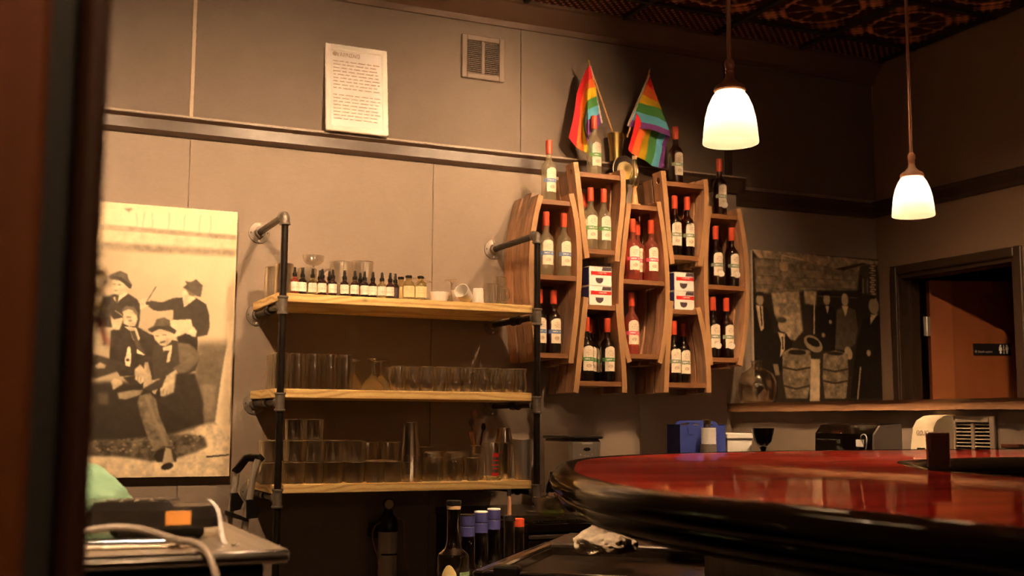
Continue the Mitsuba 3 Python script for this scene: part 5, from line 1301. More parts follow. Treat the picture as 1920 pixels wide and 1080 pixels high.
# coffee grinder like appliance
AX = [(2.2807,1.195),(2.4304,1.195)]
ax0, ax1 = AX[0][0] - 0.008, AX[1][0] - 0.004
az = (2.3268,1.1882)[1]
t = thing('coffee_grinder', 'brushed steel countertop appliance with small buttons behind the tip of the bar', 'appliance')
part(t, 'body', box(ax0, ax1, 4.42, 4.68, CZ, az - 0.012, 0.012), 'm_steel')
part(t, 'lid', box(ax0 - 0.004, ax1 + 0.003, 4.41, 4.685, az - 0.0115, az, 0.005), 'm_black_plastic')
part(t, 'lettering', flat_front(text('Cuisinart', 0.0085), (ax0 + ax1) / 2 + 0.005, az - 0.030, 4.4195), 'm_white')
def oval(rx_, rz_): return [(rx_ * math.cos(a), rz_ * math.sin(a)) for a in np.linspace(0, 6.1, 22)]
part(t, 'badge', flat_front(prism(oval(0.017, 0.008), 0.001), (ax0 + ax1) / 2 + 0.004, az - 0.055, 4.4195), 'm_black_plastic')
for dx, dz in ((-0.028, -0.078), (-0.006, -0.084), (0.008, -0.084), (0.030, -0.078)):
    part(t, 'button', flat_front(prism(oval(0.003, 0.003), 0.003), (ax0 + ax1) / 2 + dx, az + dz, 4.4195), 'm_white')
for dx in (-0.022, 0.026):
    part(t, 'switch', flat_front(prism(oval(0.009, 0.006), 0.004), (ax0 + ax1) / 2 + dx, az - 0.112, 4.4195), 'm_black_plastic')
# dark carafe by the tip of the bar
cq = (2.0383,1.0082)
t = thing('dark_carafe', 'dark glass carafe with black handle beside the right shelf upright', 'carafe')
part(t, 'body', moved(lathe([(0, 0), (0.04, 0), (0.045, 0.004), (0.050, 0.05), (0.045, 0.10), (0.030, 0.135), (0.028, 0.16), (0, 0.162)], 30), 2.15, 4.30, CZ), 'm_black_gloss', 35)
part(t, 'handle', tube(spline([(2.18, 4.285, CZ + 0.15), (2.22, 4.27, CZ + 0.14), (2.225, 4.27, CZ + 0.08), (2.19, 4.28, CZ + 0.04)], 12), 0.007, 10), 'm_black_plastic', 50)
# blue bag with a bottle in front
bg = [(2.5859,1.2428),(2.6968,1.2432),(2.8072,1.2436)]
t = thing('gift_bag', 'blue fabric bottle bag with two handles standing on the back counter', 'bag')
b0, b1, bzt = bg[0][0], bg[2][0], bg[1][1] - 0.006
part(t, 'front_panel', box(b0 + 0.004, b1 - 0.004, 4.050, 4.054, CZ + 0.001, bzt), 'm_blue_bag')
part(t, 'back_panel', box(b0 + 0.004, b1 - 0.004, 4.146, 4.150, CZ + 0.001, bzt), 'm_blue_bag')
for nm, xx, sgn in (('side_panel', b0, 1), ('side_panel', b1, -1)):
    part(t, nm, hull([(xx, 4.05, CZ + 0.001), (xx, 4.15, CZ + 0.001), (xx + sgn * 0.004, 4.05, CZ + 0.001), (xx + sgn * 0.004, 4.15, CZ + 0.001), (xx, 4.05, bzt + 0.004), (xx, 4.15, bzt + 0.004), (xx + sgn * 0.004, 4.05, bzt + 0.004), (xx + sgn * 0.004, 4.15, bzt + 0.004)]), 'm_blue_bag')
part(t, 'base', box(b0 + 0.004, b1 - 0.004, 4.054, 4.146, CZ + 0.0005, CZ + 0.004), 'm_blue_bag')
for yy_ in (4.0485, 4.1515):
    H_ = spline([(b0 + 0.050, yy_, bzt - 0.03), (b0 + 0.053, yy_, bzt + 0.006), ((b0 + b1) / 2, yy_, bzt + 0.016), (b1 - 0.053, yy_, bzt + 0.006), (b1 - 0.050, yy_, bzt - 0.03)], 24)
    part(t, 'handle', cat_([moved(box(-0.011, 0.011, -0.0012, 0.0012, -0.0045, 0.0045), *p) for p in H_]), 'm_blue_bag')
wq = (2.6836,1.211)
t = thing('wine_bottle', 'bottle with cream label and gold-topped cork standing in front of the blue bag', 'bottle')
wb_ = [(0, 0), (0.034, 0), (0.0365, 0.004), (0.0365, 0.215), (0.031, 0.245), (0.017, 0.275), (0.0145, 0.30), (0.0145, 0.345), (0, 0.345)]
wzt = (2.6844,1.2563)[1] - CZ
k_ = wzt / 0.362
part(t, 'body', moved(lathe([(r, z * k_) for r, z in wb_], 28), wq[0], 4.0, CZ + 0.004), 'm_dark_purple', 32)
part(t, 'cap', moved(lathe([(0, 0.3455 * k_), (0.0145, 0.3455 * k_), (0.0155, 0.35 * k_), (0.0165, 0.361 * k_), (0, 0.363 * k_)], 20), wq[0], 4.0, CZ + 0.004), 'm_brass', 35)
lz0, lz1 = (2.6559,1.1624)[1], (2.657,1.2285)[1]
m_, uv_ = arc_patch(0.0370, lz0, lz1, math.radians(-90 - 75), math.radians(-90 + 40), 16)
part(t, 'label', moved(m_, wq[0], 4.0, 0), 'm_paper', True)
m_, uv_ = arc_patch(0.0371, lz0 - 0.035, lz0 - 0.001, math.radians(-90 - 85), math.radians(-90 + 50), 16, 4)
part(t, 'seal', moved(m_, wq[0], 4.0, 0), 'm_grey_plastic', True)
bxq = [(2.8519,1.2057),(2.9768,1.2058)]
t = thing('white_bin', 'off-white plastic bin beside the blue bag on the back counter', 'bin')
part(t, 'body', hull([(x, y, z) for x, y, z in [(bxq[0][0] + 0.006, 4.11, CZ), (bxq[1][0] - 0.006, 4.11, CZ), (bxq[0][0] + 0.006, 4.25, CZ), (bxq[1][0] - 0.006, 4.25, CZ)]] + [(x, y, bxq[0][1] - 0.025) for x in (bxq[0][0], bxq[1][0]) for y in (4.10, 4.26)]), 'm_white')
part(t, 'lid', box(bxq[0][0] - 0.004, bxq[1][0] + 0.004, 4.095, 4.265, bxq[0][1] - 0.0245, bxq[0][1], 0.004), 'm_white')

# ------------------------------------------------------------------ the bar
BT = 1.175
OUT = [(0.655, -0.6), (0.655, 0.30), (0.655, 0.85), (0.645, 1.05), (0.665, 1.24), (0.715, 1.41), (0.79, 1.60), (0.905, 1.82), (1.02, 2.02), (1.17, 2.20), (1.36, 2.345), (1.60, 2.46), (2.0, 2.575), (2.43, 2.605), (2.9, 2.61), (3.20, 2.61)]
INN = [(3.20, 1.93), (2.6, 1.93), (2.14, 1.925), (1.90, 1.885), (1.70, 1.79), (1.56, 1.63), (1.44, 1.46), (1.385, 1.32), (1.372, 1.20), (1.37, 0.9), (1.37, -0.6)]
def curve(P, n):
    return spline([(a, b, 0) for a, b in P], n)[:, :2]
oc, ic = curve(OUT, 110), curve(INN, 70)
top_poly = Polygon(np.vstack([oc, ic]))
bar = thing('bar_counter', 'curved bar with glossy red wooden top and black lacquered edge', 'bar')
tp = top_poly.buffer(-0.036)
m = trimesh.creation.extrude_polygon(tp, 0.03, engine='earcut'); m.apply_translation([0, 0, BT - 0.0302])
part(bar, 'top', m, 'm_bar_top')
def edge(path, inward, name):
    """Rounded black nosing: its profile swept along the edge of the top."""
    P = np.c_[path, np.zeros(len(path))]
    t = np.gradient(P, axis=0); t /= np.linalg.norm(t, axis=1, keepdims=True)
    n = np.c_[-t[:, 1], t[:, 0], t[:, 2]] * inward
    prof = [(0.0365, 0.0), (0.030, 0.0005), (0.020, 0.001), (0.010, -0.001), (0.003, -0.006), (-0.001, -0.014), (0.001, -0.024), (0.006, -0.031), (0.012, -0.034), (0.011, -0.039), (0.015, -0.049), (0.026, -0.056), (0.06, -0.058)]
    V = np.array([[p[0] + nn[0] * d, p[1] + nn[1] * d, BT + z] for p, nn in zip(P, n) for d, z in prof])
    k = len(prof)
    F = []
    for i in range(len(P) - 1):
        for j in range(k - 1):
            a = i * k + j
            F += [(a, a + 1, a + k + 1), (a, a + k + 1, a + k)]
    return trimesh.Trimesh(V, F, process=False)
part(bar, 'outer_nosing', edge(oc, -1, 'o'), 'm_black_gloss', 50)
part(bar, 'inner_nosing', edge(ic, -1, 'i'), 'm_black_gloss', 50)
under = top_poly.buffer(-0.05)
m = trimesh.creation.extrude_polygon(under, 0.03, engine='earcut'); m.apply_translation([0, 0, BT - 0.064])
part(bar, 'underside', m, 'm_dark_wood')
fo = Polygon(np.vstack([curve([(a, b) for a, b in OUT], 60)])).buffer(0)
body = top_poly.buffer(-0.27)
m = trimesh.creation.extrude_polygon(body if body.geom_type == 'Polygon' else max(body.geoms, key=lambda g: g.area), BT - 0.066 - 0.02, engine='earcut'); m.apply_translation([0, 0, 0.02])
part(bar, 'front_panel', m, 'm_dark_wood')
# menu holder standing on the bar
mq = (1.5017,1.5317)
t = thing('menu_holder', 'brown leather menu standing upright on the red bar in front of the soap dispenser', 'menu')
mh = 0.032 / 0.05
d_ = 2.35
part(t, 'cover', moved(box(-0.017, 0.017, -0.003, 0.001, 0, 0.060, 0.001), mq[0], mq[1], BT + 0.0006, rz=-38, rx=7), 'm_leather')
part(t, 'spine', moved(box(-0.0195, -0.0145, -0.010, 0.0, 0, 0.058, 0.001), mq[0], mq[1], BT + 0.0006, rz=-38, rx=2), 'm_leather')
part(t, 'back_cover', moved(box(-0.017, 0.017, 0.004, 0.0075, 0, 0.059, 0.001), mq[0], mq[1] + 0.004, BT + 0.0006, rz=-38, rx=-8), 'm_leather')

# ------------------------------------------------------------------ ice bin, its cloth and scoop
A0, A1 = np.array([0.913, 2.209]), np.array([1.296, 2.663])
ux = (A1 - A0) / np.linalg.norm(A1 - A0); uy = np.array([ux[1], -ux[0]])
rzb = math.degrees(math.atan2(ux[1], ux[0]))
LB, WB, ZB = float(np.linalg.norm(A1 - A0)), 0.46, 0.95
def bin_(m): return moved(moved(m, 0, 0, 0), A0[0], A0[1], 0, rz=rzb)      # local x along the back edge, local -y towards the bar
t = thing('ice_bin', 'stainless steel ice bin with raised rim under the edge of the bar', 'ice bin')
for nm, b in (('rim_bar', box(0, LB, -0.022, 0, ZB - 0.014, ZB, 0.004)), ('rim_bar', box(0, 0.022, -WB, -0.022, ZB - 0.014, ZB, 0.004)), ('rim_bar', box(LB - 0.022, LB, -WB, -0.022, ZB - 0.014, ZB, 0.004)),
              ('inner_wall', box(0.022, LB - 0.022, -0.026, -0.022, 0.62, ZB - 0.012)), ('inner_wall', box(0.018, 0.022, -WB, -0.022, 0.62, ZB - 0.012)), ('inner_wall', box(LB - 0.022, LB - 0.018, -WB, -0.022, 0.62, ZB - 0.012)),
              ('lid', box(0.024, LB - 0.024, -WB, -0.028, ZB - 0.034, ZB - 0.028, 0.002)), ('outer_wall', box(0.002, LB - 0.002, -WB, -0.002, 0.12, 0.60, 0.004)), ('outer_wall', box(0.002, 0.006, -WB, -0.002, 0.60, ZB - 0.016)), ('outer_wall', box(0.006, LB - 0.002, -0.006, -0.002, 0.60, ZB - 0.016))):
    part(t, nm, bin_(b), 'm_tray' if nm in ('lid', 'inner_wall') else 'm_chrome' if nm == 'rim_bar' else 'm_steel')
part(t, 'grip', bin_(box(-0.004, 0.026, -0.10, -0.045, ZB - 0.020, ZB + 0.012, 0.005)), 'm_black_plastic')
for a_ in (0.04, 0.30):
    part(t, 'leg', bin_(moved(trimesh.creation.cylinder(0.018, 0.12, sections=14), a_ + 0.02, -0.06, 0.0605)), 'm_steel', 40)
    part(t, 'leg', bin_(moved(trimesh.creation.cylinder(0.018, 0.12, sections=14), a_ + 0.20, -WB + 0.05, 0.0605)), 'm_steel', 40)
sq = (1.5288,2.7242)
s = trimesh.creation.icosphere(4, 1.0)
v = s.vertices.copy()
v *= (1 + 0.35 * (meshkit.fbm(v * 2.2 + 5, 4) - 0.5) + 0.22 * (meshkit.fbm(v * 6 + 9, 3) - 0.5))[:, None]
v[:, 2] = np.maximum(v[:, 2], -0.25)
s.vertices = v * np.array([0.085, 0.062, 0.052])
CLX, CLY = (1.351,2.4076)
s2 = moved(s, CLX - 0.02, CLY, 0, rz=20); s2.apply_translation([0, 0, ZB - s2.bounds[0, 2] + 0.0006])
solo('bar_towel', s2, 'm_towel', 'crumpled pale bar towel lying on the ice bin shelf under the bar', 'towel', smooth=True)
t = thing('bin_shelf', 'dark steel side shelf of the ice bin under the bar, holding a towel and scoop', 'shelf')
part(t, 'plate', bin_(box(LB + 0.003, LB + 0.28, -WB, -0.002, ZB - 0.012, ZB - 0.002, 0.002)), 'm_dark_steel')
for x_, y_ in ((LB + 0.25, -0.03), (LB + 0.25, -WB + 0.03), (LB + 0.03, -0.03)):
    part(t, 'leg', bin_(moved(trimesh.creation.cylinder(0.014, ZB - 0.013, sections=14), x_, y_, (ZB - 0.013) / 2)), 'm_dark_steel', 40)
def scoop():
    def f(u, w):
        a = math.pi * (0.12 + 0.76 * w)
        r = 0.040 * (0.8 + 0.2 * u)
        zc = -r * math.sin(a)
        return (u * 0.12 * (1 if abs(w - 0.5) > 0.45 else 1.0) - 0.02 * u * (1 - abs(2 * w - 1)) * 0 , r * math.cos(a), zc * (1 - 0.25 * u) + 0.04)
    m, _ = grid(f, 14, 18)
    b, _ = grid(lambda u, w: (-0.002, 0.032 * (1 - u) * math.cos(math.pi * (0.12 + 0.76 * w)), -0.032 * (1 - u) * math.sin(math.pi * (0.12 + 0.76 * w)) + 0.04), 4, 18)
    return cat_([m, b])
t = thing('ice_scoop', 'grey metal ice scoop leaning on the crumpled towel under the bar', 'scoop')
S0 = at(CLX + 0.05, CLY - 0.02, ZB + 0.062, rz=-22, ry=-12)
part(t, 'blade', scoop(), 'm_steel', True, to_world=S0)
part(t, 'handle', tube([(-0.0, 0, 0.03), (-0.05, 0, 0.034), (-0.085, 0, 0.030)], 0.009, 12), 'm_steel', 50, to_world=S0)

# ------------------------------------------------------------------ bottles in the speed rail
sr = thing('speed_rail', 'steel speed rail trough holding the front bottles, mostly below the picture edge', 'bottle rail')
def rail_pt(px, dep): return px
BP = [(1.0147,2.5694,1.0651), (1.0768,2.6346,1.0266), (1.1393,2.7,1.0279), (1.2024,2.7653,1.0283), (1.2769,2.834,1.005), (1.3388,2.9076,0.9879)]
RA = math.degrees(math.atan2(BP[5][1] - BP[0][1], BP[5][0] - BP[0][0]))
RZ = BP[0][2] - 0.30
rl = moved(cat_([box(-0.06, 0.52, -0.055, 0.055, RZ - 0.012, RZ - 0.001), box(-0.06, 0.52, 0.051, 0.055, RZ - 0.001, RZ + 0.07), box(-0.06, 0.52, -0.055, -0.051, RZ - 0.001, RZ + 0.05)]), BP[0][0], BP[0][1], 0, rz=RA)
part(sr, 'trough', rl, 'm_steel')
for x_, y_ in ((0.0, 0.0), (0.46, 0.0)):
    lp = moved(trimesh.creation.cylinder(0.015, RZ - 0.013, sections=14), x_, y_, (RZ - 0.013) / 2)
    part(sr, 'leg', moved(lp, BP[0][0], BP[0][1], 0, rz=RA), 'm_steel', 40)
def lathe_at(P, x, y, z, n=32): return moved(lathe(P, n), x, y, z)
gq = [(1.0727,1.0517),(1.0749,0.87)]
def rail_bottle(label, x, y, ztop, body_r, liquid_m, sh, neck_r, fill, cap_fn, cat='bottle'):
    k = thing('bar_bottle', label, cat, None)
    H = ztop - RZ
    P = [(0, 0.004), (body_r * 0.8, 0), (body_r * 0.97, 0.004), (body_r, 0.012), (body_r, H * sh), (body_r * 0.93, H * (sh + 0.03)), (body_r * 0.55, H * (sh + 0.07)), (neck_r * 1.15, H * (sh + 0.10)), (neck_r, H * (sh + 0.14)), (neck_r, H * 0.93), (0, H * 0.93)]
    part(k, 'body', glassmesh(lathe_at(P, x, y, RZ)), liquid_m, 32)
    cap_fn(k, x, y, H)
    return k, H
gp = BP[0][:2]
gz = BP[0][2]
def gin_cap(k, x, y, H):
    part(k, 'stopper', lathe_at([(0, H * 0.931), (0.0165, H * 0.931), (0.0168, H * 0.96), (0.0, H * 0.962)], x, y, RZ, 24), 'm_cork', 35)
    part(k, 'stopper_top', lathe_at([(0, H * 0.9625), (0.0175, H * 0.9625), (0.018, H * 0.97), (0.0175, H * 0.997), (0.016, H), (0, H)], x, y, RZ, 24), 'm_black_plastic', 35)
k, H = rail_bottle('clear gin bottle with black stopper and green and cream label, foremost in the speed rail', gp[0], gp[1], gz, 0.0375, 'm_clear_bottle', 0.56, 0.0155, 1, gin_cap)
def lab_arc(k, nm, r, z0, z1, a0, a1, x, y, m, prof=None):
    q, u = arc_patch(r, z0, z1, math.radians(a0), math.radians(a1), 18, 3, prof)
    part(k, nm, moved(q, x, y, 0), m, True)
lab_arc(k, 'cream_label', 0.0379, RZ + 0.02, RZ + 0.155, -155, -98, gp[0], gp[1], 'm_yellow_label', lambda t: RZ + 0.155 - 0.012 * (2 * t - 1) ** 2 * 2)
lab_arc(k, 'front_label', 0.0380, RZ + 0.02, RZ + 0.098, -88, -20, gp[0], gp[1], 'm_paper')
lab_arc(k, 'green_panel', 0.0383, RZ + 0.099, RZ + 0.138, -88, -20, gp[0], gp[1], 'm_band_green')
gt = text('GIN', 0.011)
gt2 = gt.copy(); v = gt2.vertices.copy()
aa = math.radians(-62) + v[:, 0] / 0.0385
gt2.vertices = np.c_[gp[0] + (0.0385 + v[:, 2]) * np.cos(aa), gp[1] + (0.0385 + v[:, 2]) * np.sin(aa), RZ + 0.116 + v[:, 1]]
part(k, 'lettering', gt2, 'm_white')
def blue_cap(k, x, y, H, top='m_white'):
    part(k, 'wax_cap', lathe_at([(0, H * 0.931), (0.0172, H * 0.80), (0.0172, H * 0.885), (0.0160, H * 0.89), (0.0172, H * 0.90), (0.0178, H * 0.985), (0, H * 0.986)], x, y, RZ, 24), 'm_blue_cap', 35)
    part(k, 'cap_disc', lathe_at([(0, H * 0.9865), (0.0172, H * 0.9865), (0.0172, H * 0.997), (0.016, H), (0, H)], x, y, RZ, 24), top, 35)
spots = [(BP[1][:2], BP[1][2], 'm_black_plastic', 'leftmost'), (BP[2][:2], BP[2][2], 'm_white', 'middle'), (BP[3][:2], BP[3][2], 'm_white', 'rightmost')]
for (x, y), zt_, tp_, w in spots:
    rail_bottle('dark spirit bottle with blue wax cap in the speed rail, %s one' % w, x, y, zt_, 0.040, 'm_dark_spirit', 0.44, 0.0165, 1, lambda k, x, y, H, tp_=tp_: blue_cap(k, x, y, H, tp_))
def pour_cap(k, x, y, H):
    part(k, 'collar', lathe_at([(0, H * 0.931), (0.016, H * 0.931), (0.0165, H * 0.935), (0.015, H * 0.99), (0.010, H), (0, H)], x, y, RZ, 22), 'm_black_plastic', 35)
    part(k, 'spout', tube(spline([(x, y, RZ + H * 0.995), (x, y, RZ + H + 0.025), (x - 0.001, y, RZ + H + 0.05)], 8), np.linspace(0.006, 0.0045, 8), 12), 'm_bronze', 50)
    part(k, 'spout_tip', tube([(x - 0.001, y, RZ + H + 0.05), (x - 0.001, y, RZ + H + 0.06), (x - 0.001, y, RZ + H + 0.066)], 0.0058, 12), 'm_black_plastic', 50)
rail_bottle('clear long-necked bottle with a pouring spout, right of the blue-capped bottles', BP[4][0], BP[4][1], BP[4][2], 0.041, 'm_clear_bottle', 0.30, 0.0145, 1, pour_cap)
def orange_cap(k, x, y, H):
    part(k, 'cap', lathe_at([(0, H * 0.931), (0.0145, H * 0.90), (0.015, H * 0.905), (0.015, H * 0.995), (0.0135, H), (0, H)], x, y, RZ, 22), 'm_capsule', 35)
rail_bottle('clear bottle with orange-red cap at the right end of the speed rail', BP[5][0], BP[5][1], BP[5][2], 0.036, 'm_clear_bottle', 0.45, 0.0145, 1, orange_cap)

# ------------------------------------------------------------------ water filter on the wall below the shelves
fq = (1.5482,0.7898)
t = thing('water_filter', 'white cylinder water filter with black head and gauge in the dark below the shelves', 'water filter')
fx_, fy_ = fq[0], 4.66
ztop = (1.5481,0.7941)[1]
part(t, 'cylinder', lathe_at([(0, 0.30), (0.036, 0.30), (0.040, 0.305), (0.040, ztop - 0.004), (0.038, ztop), (0, ztop)], fx_, fy_, 0, 32), 'm_beige', 35)
part(t, 'head', lathe_at([(0, ztop + 0.0005), (0.041, ztop + 0.0005), (0.043, ztop + 0.01), (0.038, ztop + 0.05), (0.022, ztop + 0.07), (0.014, ztop + 0.10), (0, ztop + 0.10)], fx_, fy_, 0, 32), 'm_black_plastic', 35)
gzc = (1.5391,0.9067)[1]
part(t, 'gauge', cat_([moved(trimesh.creation.cylinder(0.022, 0.018, sections=28), fx_ - 0.006, fy_ - 0.02, gzc, rx=90), tube([(fx_, fy_, ztop + 0.09), (fx_ - 0.003, fy_ - 0.01, gzc - 0.03), (fx_ - 0.006, fy_ - 0.02, gzc)], 0.007, 10)]), 'm_dark_steel', 35)
part(t, 'gauge_face', moved(trimesh.creation.cylinder(0.019, 0.001, sections=28), fx_ - 0.006, fy_ - 0.0297, gzc, rx=90), 'm_beige')
for z_ in (0.80, 0.70, 0.52):
    m_, u_ = arc_patch(0.0404, z_, z_ + 0.007, math.radians(-150), math.radians(-30), 12)
    part(t, 'print_band', moved(m_, fx_, fy_, 0), 'm_black_plastic', True)
part(t, 'bracket', box(fx_ - 0.05, fx_ + 0.05, fy_ + 0.036, WY - 0.001, ztop - 0.03, ztop + 0.03, 0.003), 'm_black_plastic')
part(t, 'hose', tube(spline([(fx_ + 0.035, fy_ - 0.01, ztop + 0.055), (fx_ + 0.055, fy_ - 0.012, ztop + 0.05), (fx_ + 0.07, fy_ - 0.01, ztop - 0.03), (fx_ + 0.10, fy_, ztop - 0.20), (fx_ + 0.14, fy_ + 0.04, 0.3)], 24), 0.0035, 8), 'm_bronze', 50)
part(t, 'hose', tube(spline([(fx_ - 0.035, fy_ - 0.01, ztop + 0.04), (fx_ - 0.055, fy_ - 0.012, ztop + 0.03), (fx_ - 0.06, fy_ - 0.01, ztop - 0.06), (fx_ - 0.05, fy_, 0.3)], 20), 0.0035, 8), 'm_bronze', 50)

# ------------------------------------------------------------------ folded step ladder
t = thing('step_ladder', 'folded step ladder with grey tube rails and black grips left of the pipe shelves', 'step ladder')
LA = [(0.842,1.108),(0.8059,0.994),(0.7893,0.8969)]
ly = 3.95
def lad(pts, y): return [(a, y, b) for a, b in pts]
r1 = [(0.7785,1.0753),(0.7705,1.0069),(0.7658,0.9669),(0.7582,0.915)]
r2 = [(0.8336,1.1195),(0.819,1.0697),(0.8112,0.9982),(0.8009,0.943),(0.7964,0.8958)]
foot1 = [(r1[-1][0] - 0.02, ly + 0.05, 0.02)]; foot2 = [(r2[-1][0] - 0.03, 3.83, 0.02)]
part(t, 'rail', tube(lad(r1, ly) + foot1, 0.0115, 12), 'm_ladder', 50)
part(t, 'rail', tube(lad(r2, 3.88) + foot2, 0.0115, 12), 'm_ladder', 50)
g = [(0.7726,1.0746),(0.7803,1.0845),(0.8054,1.1225),(0.8135,1.1253),(0.84,1.1243),(0.8435,1.1169)]
part(t, 'grip', tube([(g[0][0], ly, g[0][1]), (g[1][0], ly, g[1][1]), (g[2][0], 3.93, g[2][1]), (g[3][0], 3.92, g[3][1]), (g[4][0], 3.885, g[4][1]), (g[5][0], 3.88, g[5][1])], 0.0135, 12), 'm_black_plastic', 50)
for rr_, y_ in (([(0.7585,1.0077),(0.7806,1.0093),(0.7998,0.9787),(0.7905,0.9549),(0.7585,0.9477)], ly - 0.012), ([(0.7974,0.9892),(0.8133,0.9908),(0.8424,0.9584),(0.8332,0.931),(0.7973,0.9281)], 3.868)):
    part(t, 'hinge_plate', front(prism(rr_, 0.024), y_ - 0.012), 'm_black_plastic')
tr = [(0.7476,0.9509),(0.8034,0.9295),(0.8057,0.9176),(0.7481,0.9351)]
part(t, 'tread', hull([(a, y_, b) for a, b in tr for y_ in (3.86, 3.97)]), 'm_black_matte')

# ------------------------------------------------------------------ near counter on the left
LZ = 1.106
t = thing('steel_counter', 'blurred stainless steel counter with rolled edge in the lower left foreground', 'counter')
part(t, 'top', box(-0.55, 0.322, 1.315, 1.95, LZ - 0.016, LZ, 0.004), 'm_steel')
part(t, 'rolled_edge', tube([(-0.55, 1.314, LZ - 0.0075), (0.0, 1.314, LZ - 0.0075), (0.318, 1.314, LZ - 0.0075)], 0.0078, 14), 'm_chrome', 50)
part(t, 'cabinet', box(-0.55, 0.30, 1.345, 1.94, 0.03, LZ - 0.017, 0.004), 'm_black_matte')
rq = [(0.1309,1.3762),(0.2243,1.364)]
t = thing('highlight_rod', 'added polished rod standing in for the bright ridge of the near counter', 'bar')
part(t, 'rod', tube([(rq[0][0] - 0.03, rq[0][1], LZ + 0.0066), ((rq[0][0] + rq[1][0]) / 2, (rq[0][1] + rq[1][1]) / 2, LZ + 0.0066), (rq[1][0], rq[1][1], LZ + 0.0066)], 0.006, 14), 'm_chrome', 50)  # rod added to give the highlight line of the counter ridge
# card terminal
tq = (0.1947,1.3874)
t = thing('card_terminal', 'black rounded card terminal with small orange label on the near steel counter', 'card terminal')
def term(y0, z0, wx, d, h, b): return moved(box(-wx / 2, wx / 2, -d / 2, d / 2, 0, h, b), 0.205, 1.56, 0)
tm = [hull([(x, y, z) for x, y in [(-0.085, -0.030), (-0.078, -0.045), (0.018, -0.050), (0.020, 0.045), (-0.080, 0.050)] for z in (0.008, 0.030)] + [(x, y, 0.040) for x, y in [(-0.074, -0.030), (0.012, -0.034), (0.014, 0.034), (-0.074, 0.040)]]),
      hull([(0.030 + 0.052 * math.cos(a), 0.052 * math.sin(a), z) for a in np.linspace(0, 6.28, 25)[:-1] for z in (0.008, 0.020)] + [(0.030 + 0.040 * math.cos(a), 0.040 * math.sin(a), 0.033) for a in np.linspace(0, 6.28, 25)[:-1]])]
tm = cat_(tm)
TX, TY = 0.198, 1.50
part(t, 'body', moved(tm, TX, TY, LZ + 0.006), 'm_black_plastic', 25)
part(t, 'foot', moved(box(-0.05, 0.055, -0.03, 0.03, 0, 0.02, 0.004), TX, TY, LZ + 0.0004), 'm_black_matte')
part(t, 'label', moved(box(0.005, 0.035, -0.0505, -0.0485, 0.012, 0.029, 0.0008), TX, TY - 0.0015, LZ + 0.006), 'm_orange_label')
for i in range(5):
    part(t, 'key', moved(box(-0.058 + 0.018 * i, -0.046 + 0.018 * i, -0.022, -0.012, 0.0398, 0.0425, 0.001), TX, TY, LZ + 0.006), 'm_smoke')
# cloth
s = trimesh.creation.icosphere(4, 1.0)
v = s.vertices.copy()
v *= (1 + 0.5 * (meshkit.fbm(v * 1.7 + 3, 4) - 0.5))[:, None]
v[:, 2] = np.maximum(v[:, 2], -0.3)
s.vertices = v * np.array([0.098, 0.06, 0.050])
s = moved(s, 0.098, 1.66, 0, ry=16); s.apply_translation([0, 0, LZ + 0.0006 - s.bounds[0, 2]])
solo('green_cloth', s, 'm_green_cloth', 'bunched pale green cloth on the near steel counter beside the dark post', 'cloth', smooth=True)
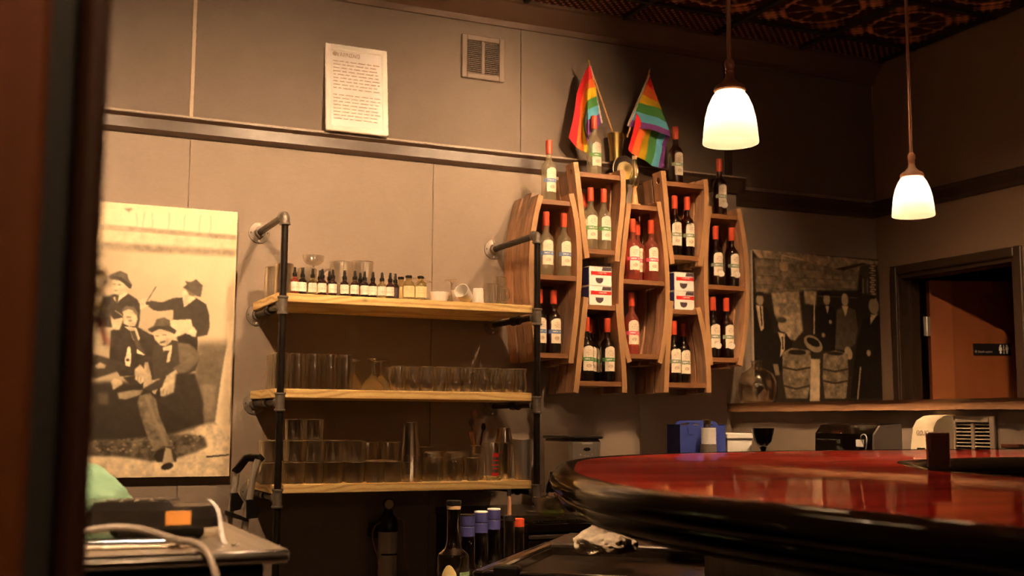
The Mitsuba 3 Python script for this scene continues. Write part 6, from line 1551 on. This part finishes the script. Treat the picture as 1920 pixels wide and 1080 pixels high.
# cable
cq = [(0.1315,1.4213), (0.1923,1.4122), (0.2128,1.3484)]
cab = spline([(0.085, 1.385, LZ + 0.012), (0.125, 1.395, LZ + 0.022), (0.17, 1.385, LZ + 0.020), (0.205, 1.35, LZ + 0.010), (0.225, 1.308, LZ + 0.005), (0.238, 1.292, LZ - 0.03), (0.262, 1.290, LZ - 0.12)], 40)
solo('grey_cable', tube(cab, 0.0042, 12), 'm_grey_plastic', 'beige cable arching over the near counter and hanging off its front edge', 'cable', smooth=50)
rc = spline([(0.262, 1.50, LZ + 0.045), (0.268, 1.47, LZ + 0.034), (0.266, 1.43, LZ + 0.012), (0.272, 1.36, LZ + 0.0025)], 16)
solo('receipt_strip', cat_([hull([(a[0] - 0.003, a[1], a[2]), (a[0] + 0.003, a[1], a[2]), (b[0] - 0.003, b[1], b[2]), (b[0] + 0.003, b[1], b[2]), (a[0], a[1], a[2] + 0.0008), (b[0], b[1], b[2] + 0.0008)]) for a, b in zip(rc[:-1], rc[1:])]), 'm_paper', 'narrow white paper strip curling down from the card terminal', 'receipt')

# ------------------------------------------------------------------ dark post close to the camera
t = thing('wooden_post', 'dark wooden post close to the camera, out of focus along the left edge', 'post')
part(t, 'board', box(-0.34, 0.020, 0.60, 0.64, 0.0, CEIL - 0.001, 0.003), 'm_post')
part(t, 'moulding', box(0.034, 0.047, 0.585, 0.625, 0.0, CEIL - 0.001, 0.004), 'm_dark_wood')
part(t, 'core', box(0.018, 0.036, 0.605, 0.635, 0.0, CEIL - 0.001, 0.002), 'm_black_matte')


# beads and ribbon on the post
BD = [(0.0497,0.6004,1.3217),(0.0509,0.6004,1.3175),(0.0494,0.6016,1.313),(0.0511,0.6014,1.3086),(0.0494,0.6027,1.3044),(0.0511,0.6025,1.2997)]
t = thing('bead_string', 'blurred string of shiny beads with red ribbon on the dark post', 'beads')
for i, q in enumerate(BD):
    m = trimesh.creation.icosphere(2, 0.0022); m.apply_translation(q)
    part(t, 'bead', m, 'm_chrome' if i % 2 else 'm_brass', True)
RB_ = [(0.0492,0.6043,1.3013),(0.051,0.6044,1.2935),(0.0536,0.6042,1.2862)]
part(t, 'ribbon', tube(spline(list(RB_), 8), 0.0016, 8), 'm_red', True)
part(t, 'cord', tube(spline([tuple(np.add(BD[0], (0, 0, 0.01)))] + list(BD), 14), 0.0005, 6), 'm_black_matte', True)
# folded paper on the half wall at the right edge
pq = [(3.0945,1.1718),(3.014,1.1772)]
solo('wall_bracket', box(3.325, 3.349, pq[1][0], pq[0][0], pq[0][1] - 0.006, pq[0][1] + 0.008, 0.002), 'm_leather', 'small brown bracket on the half wall right of the louvred vent', 'bracket')
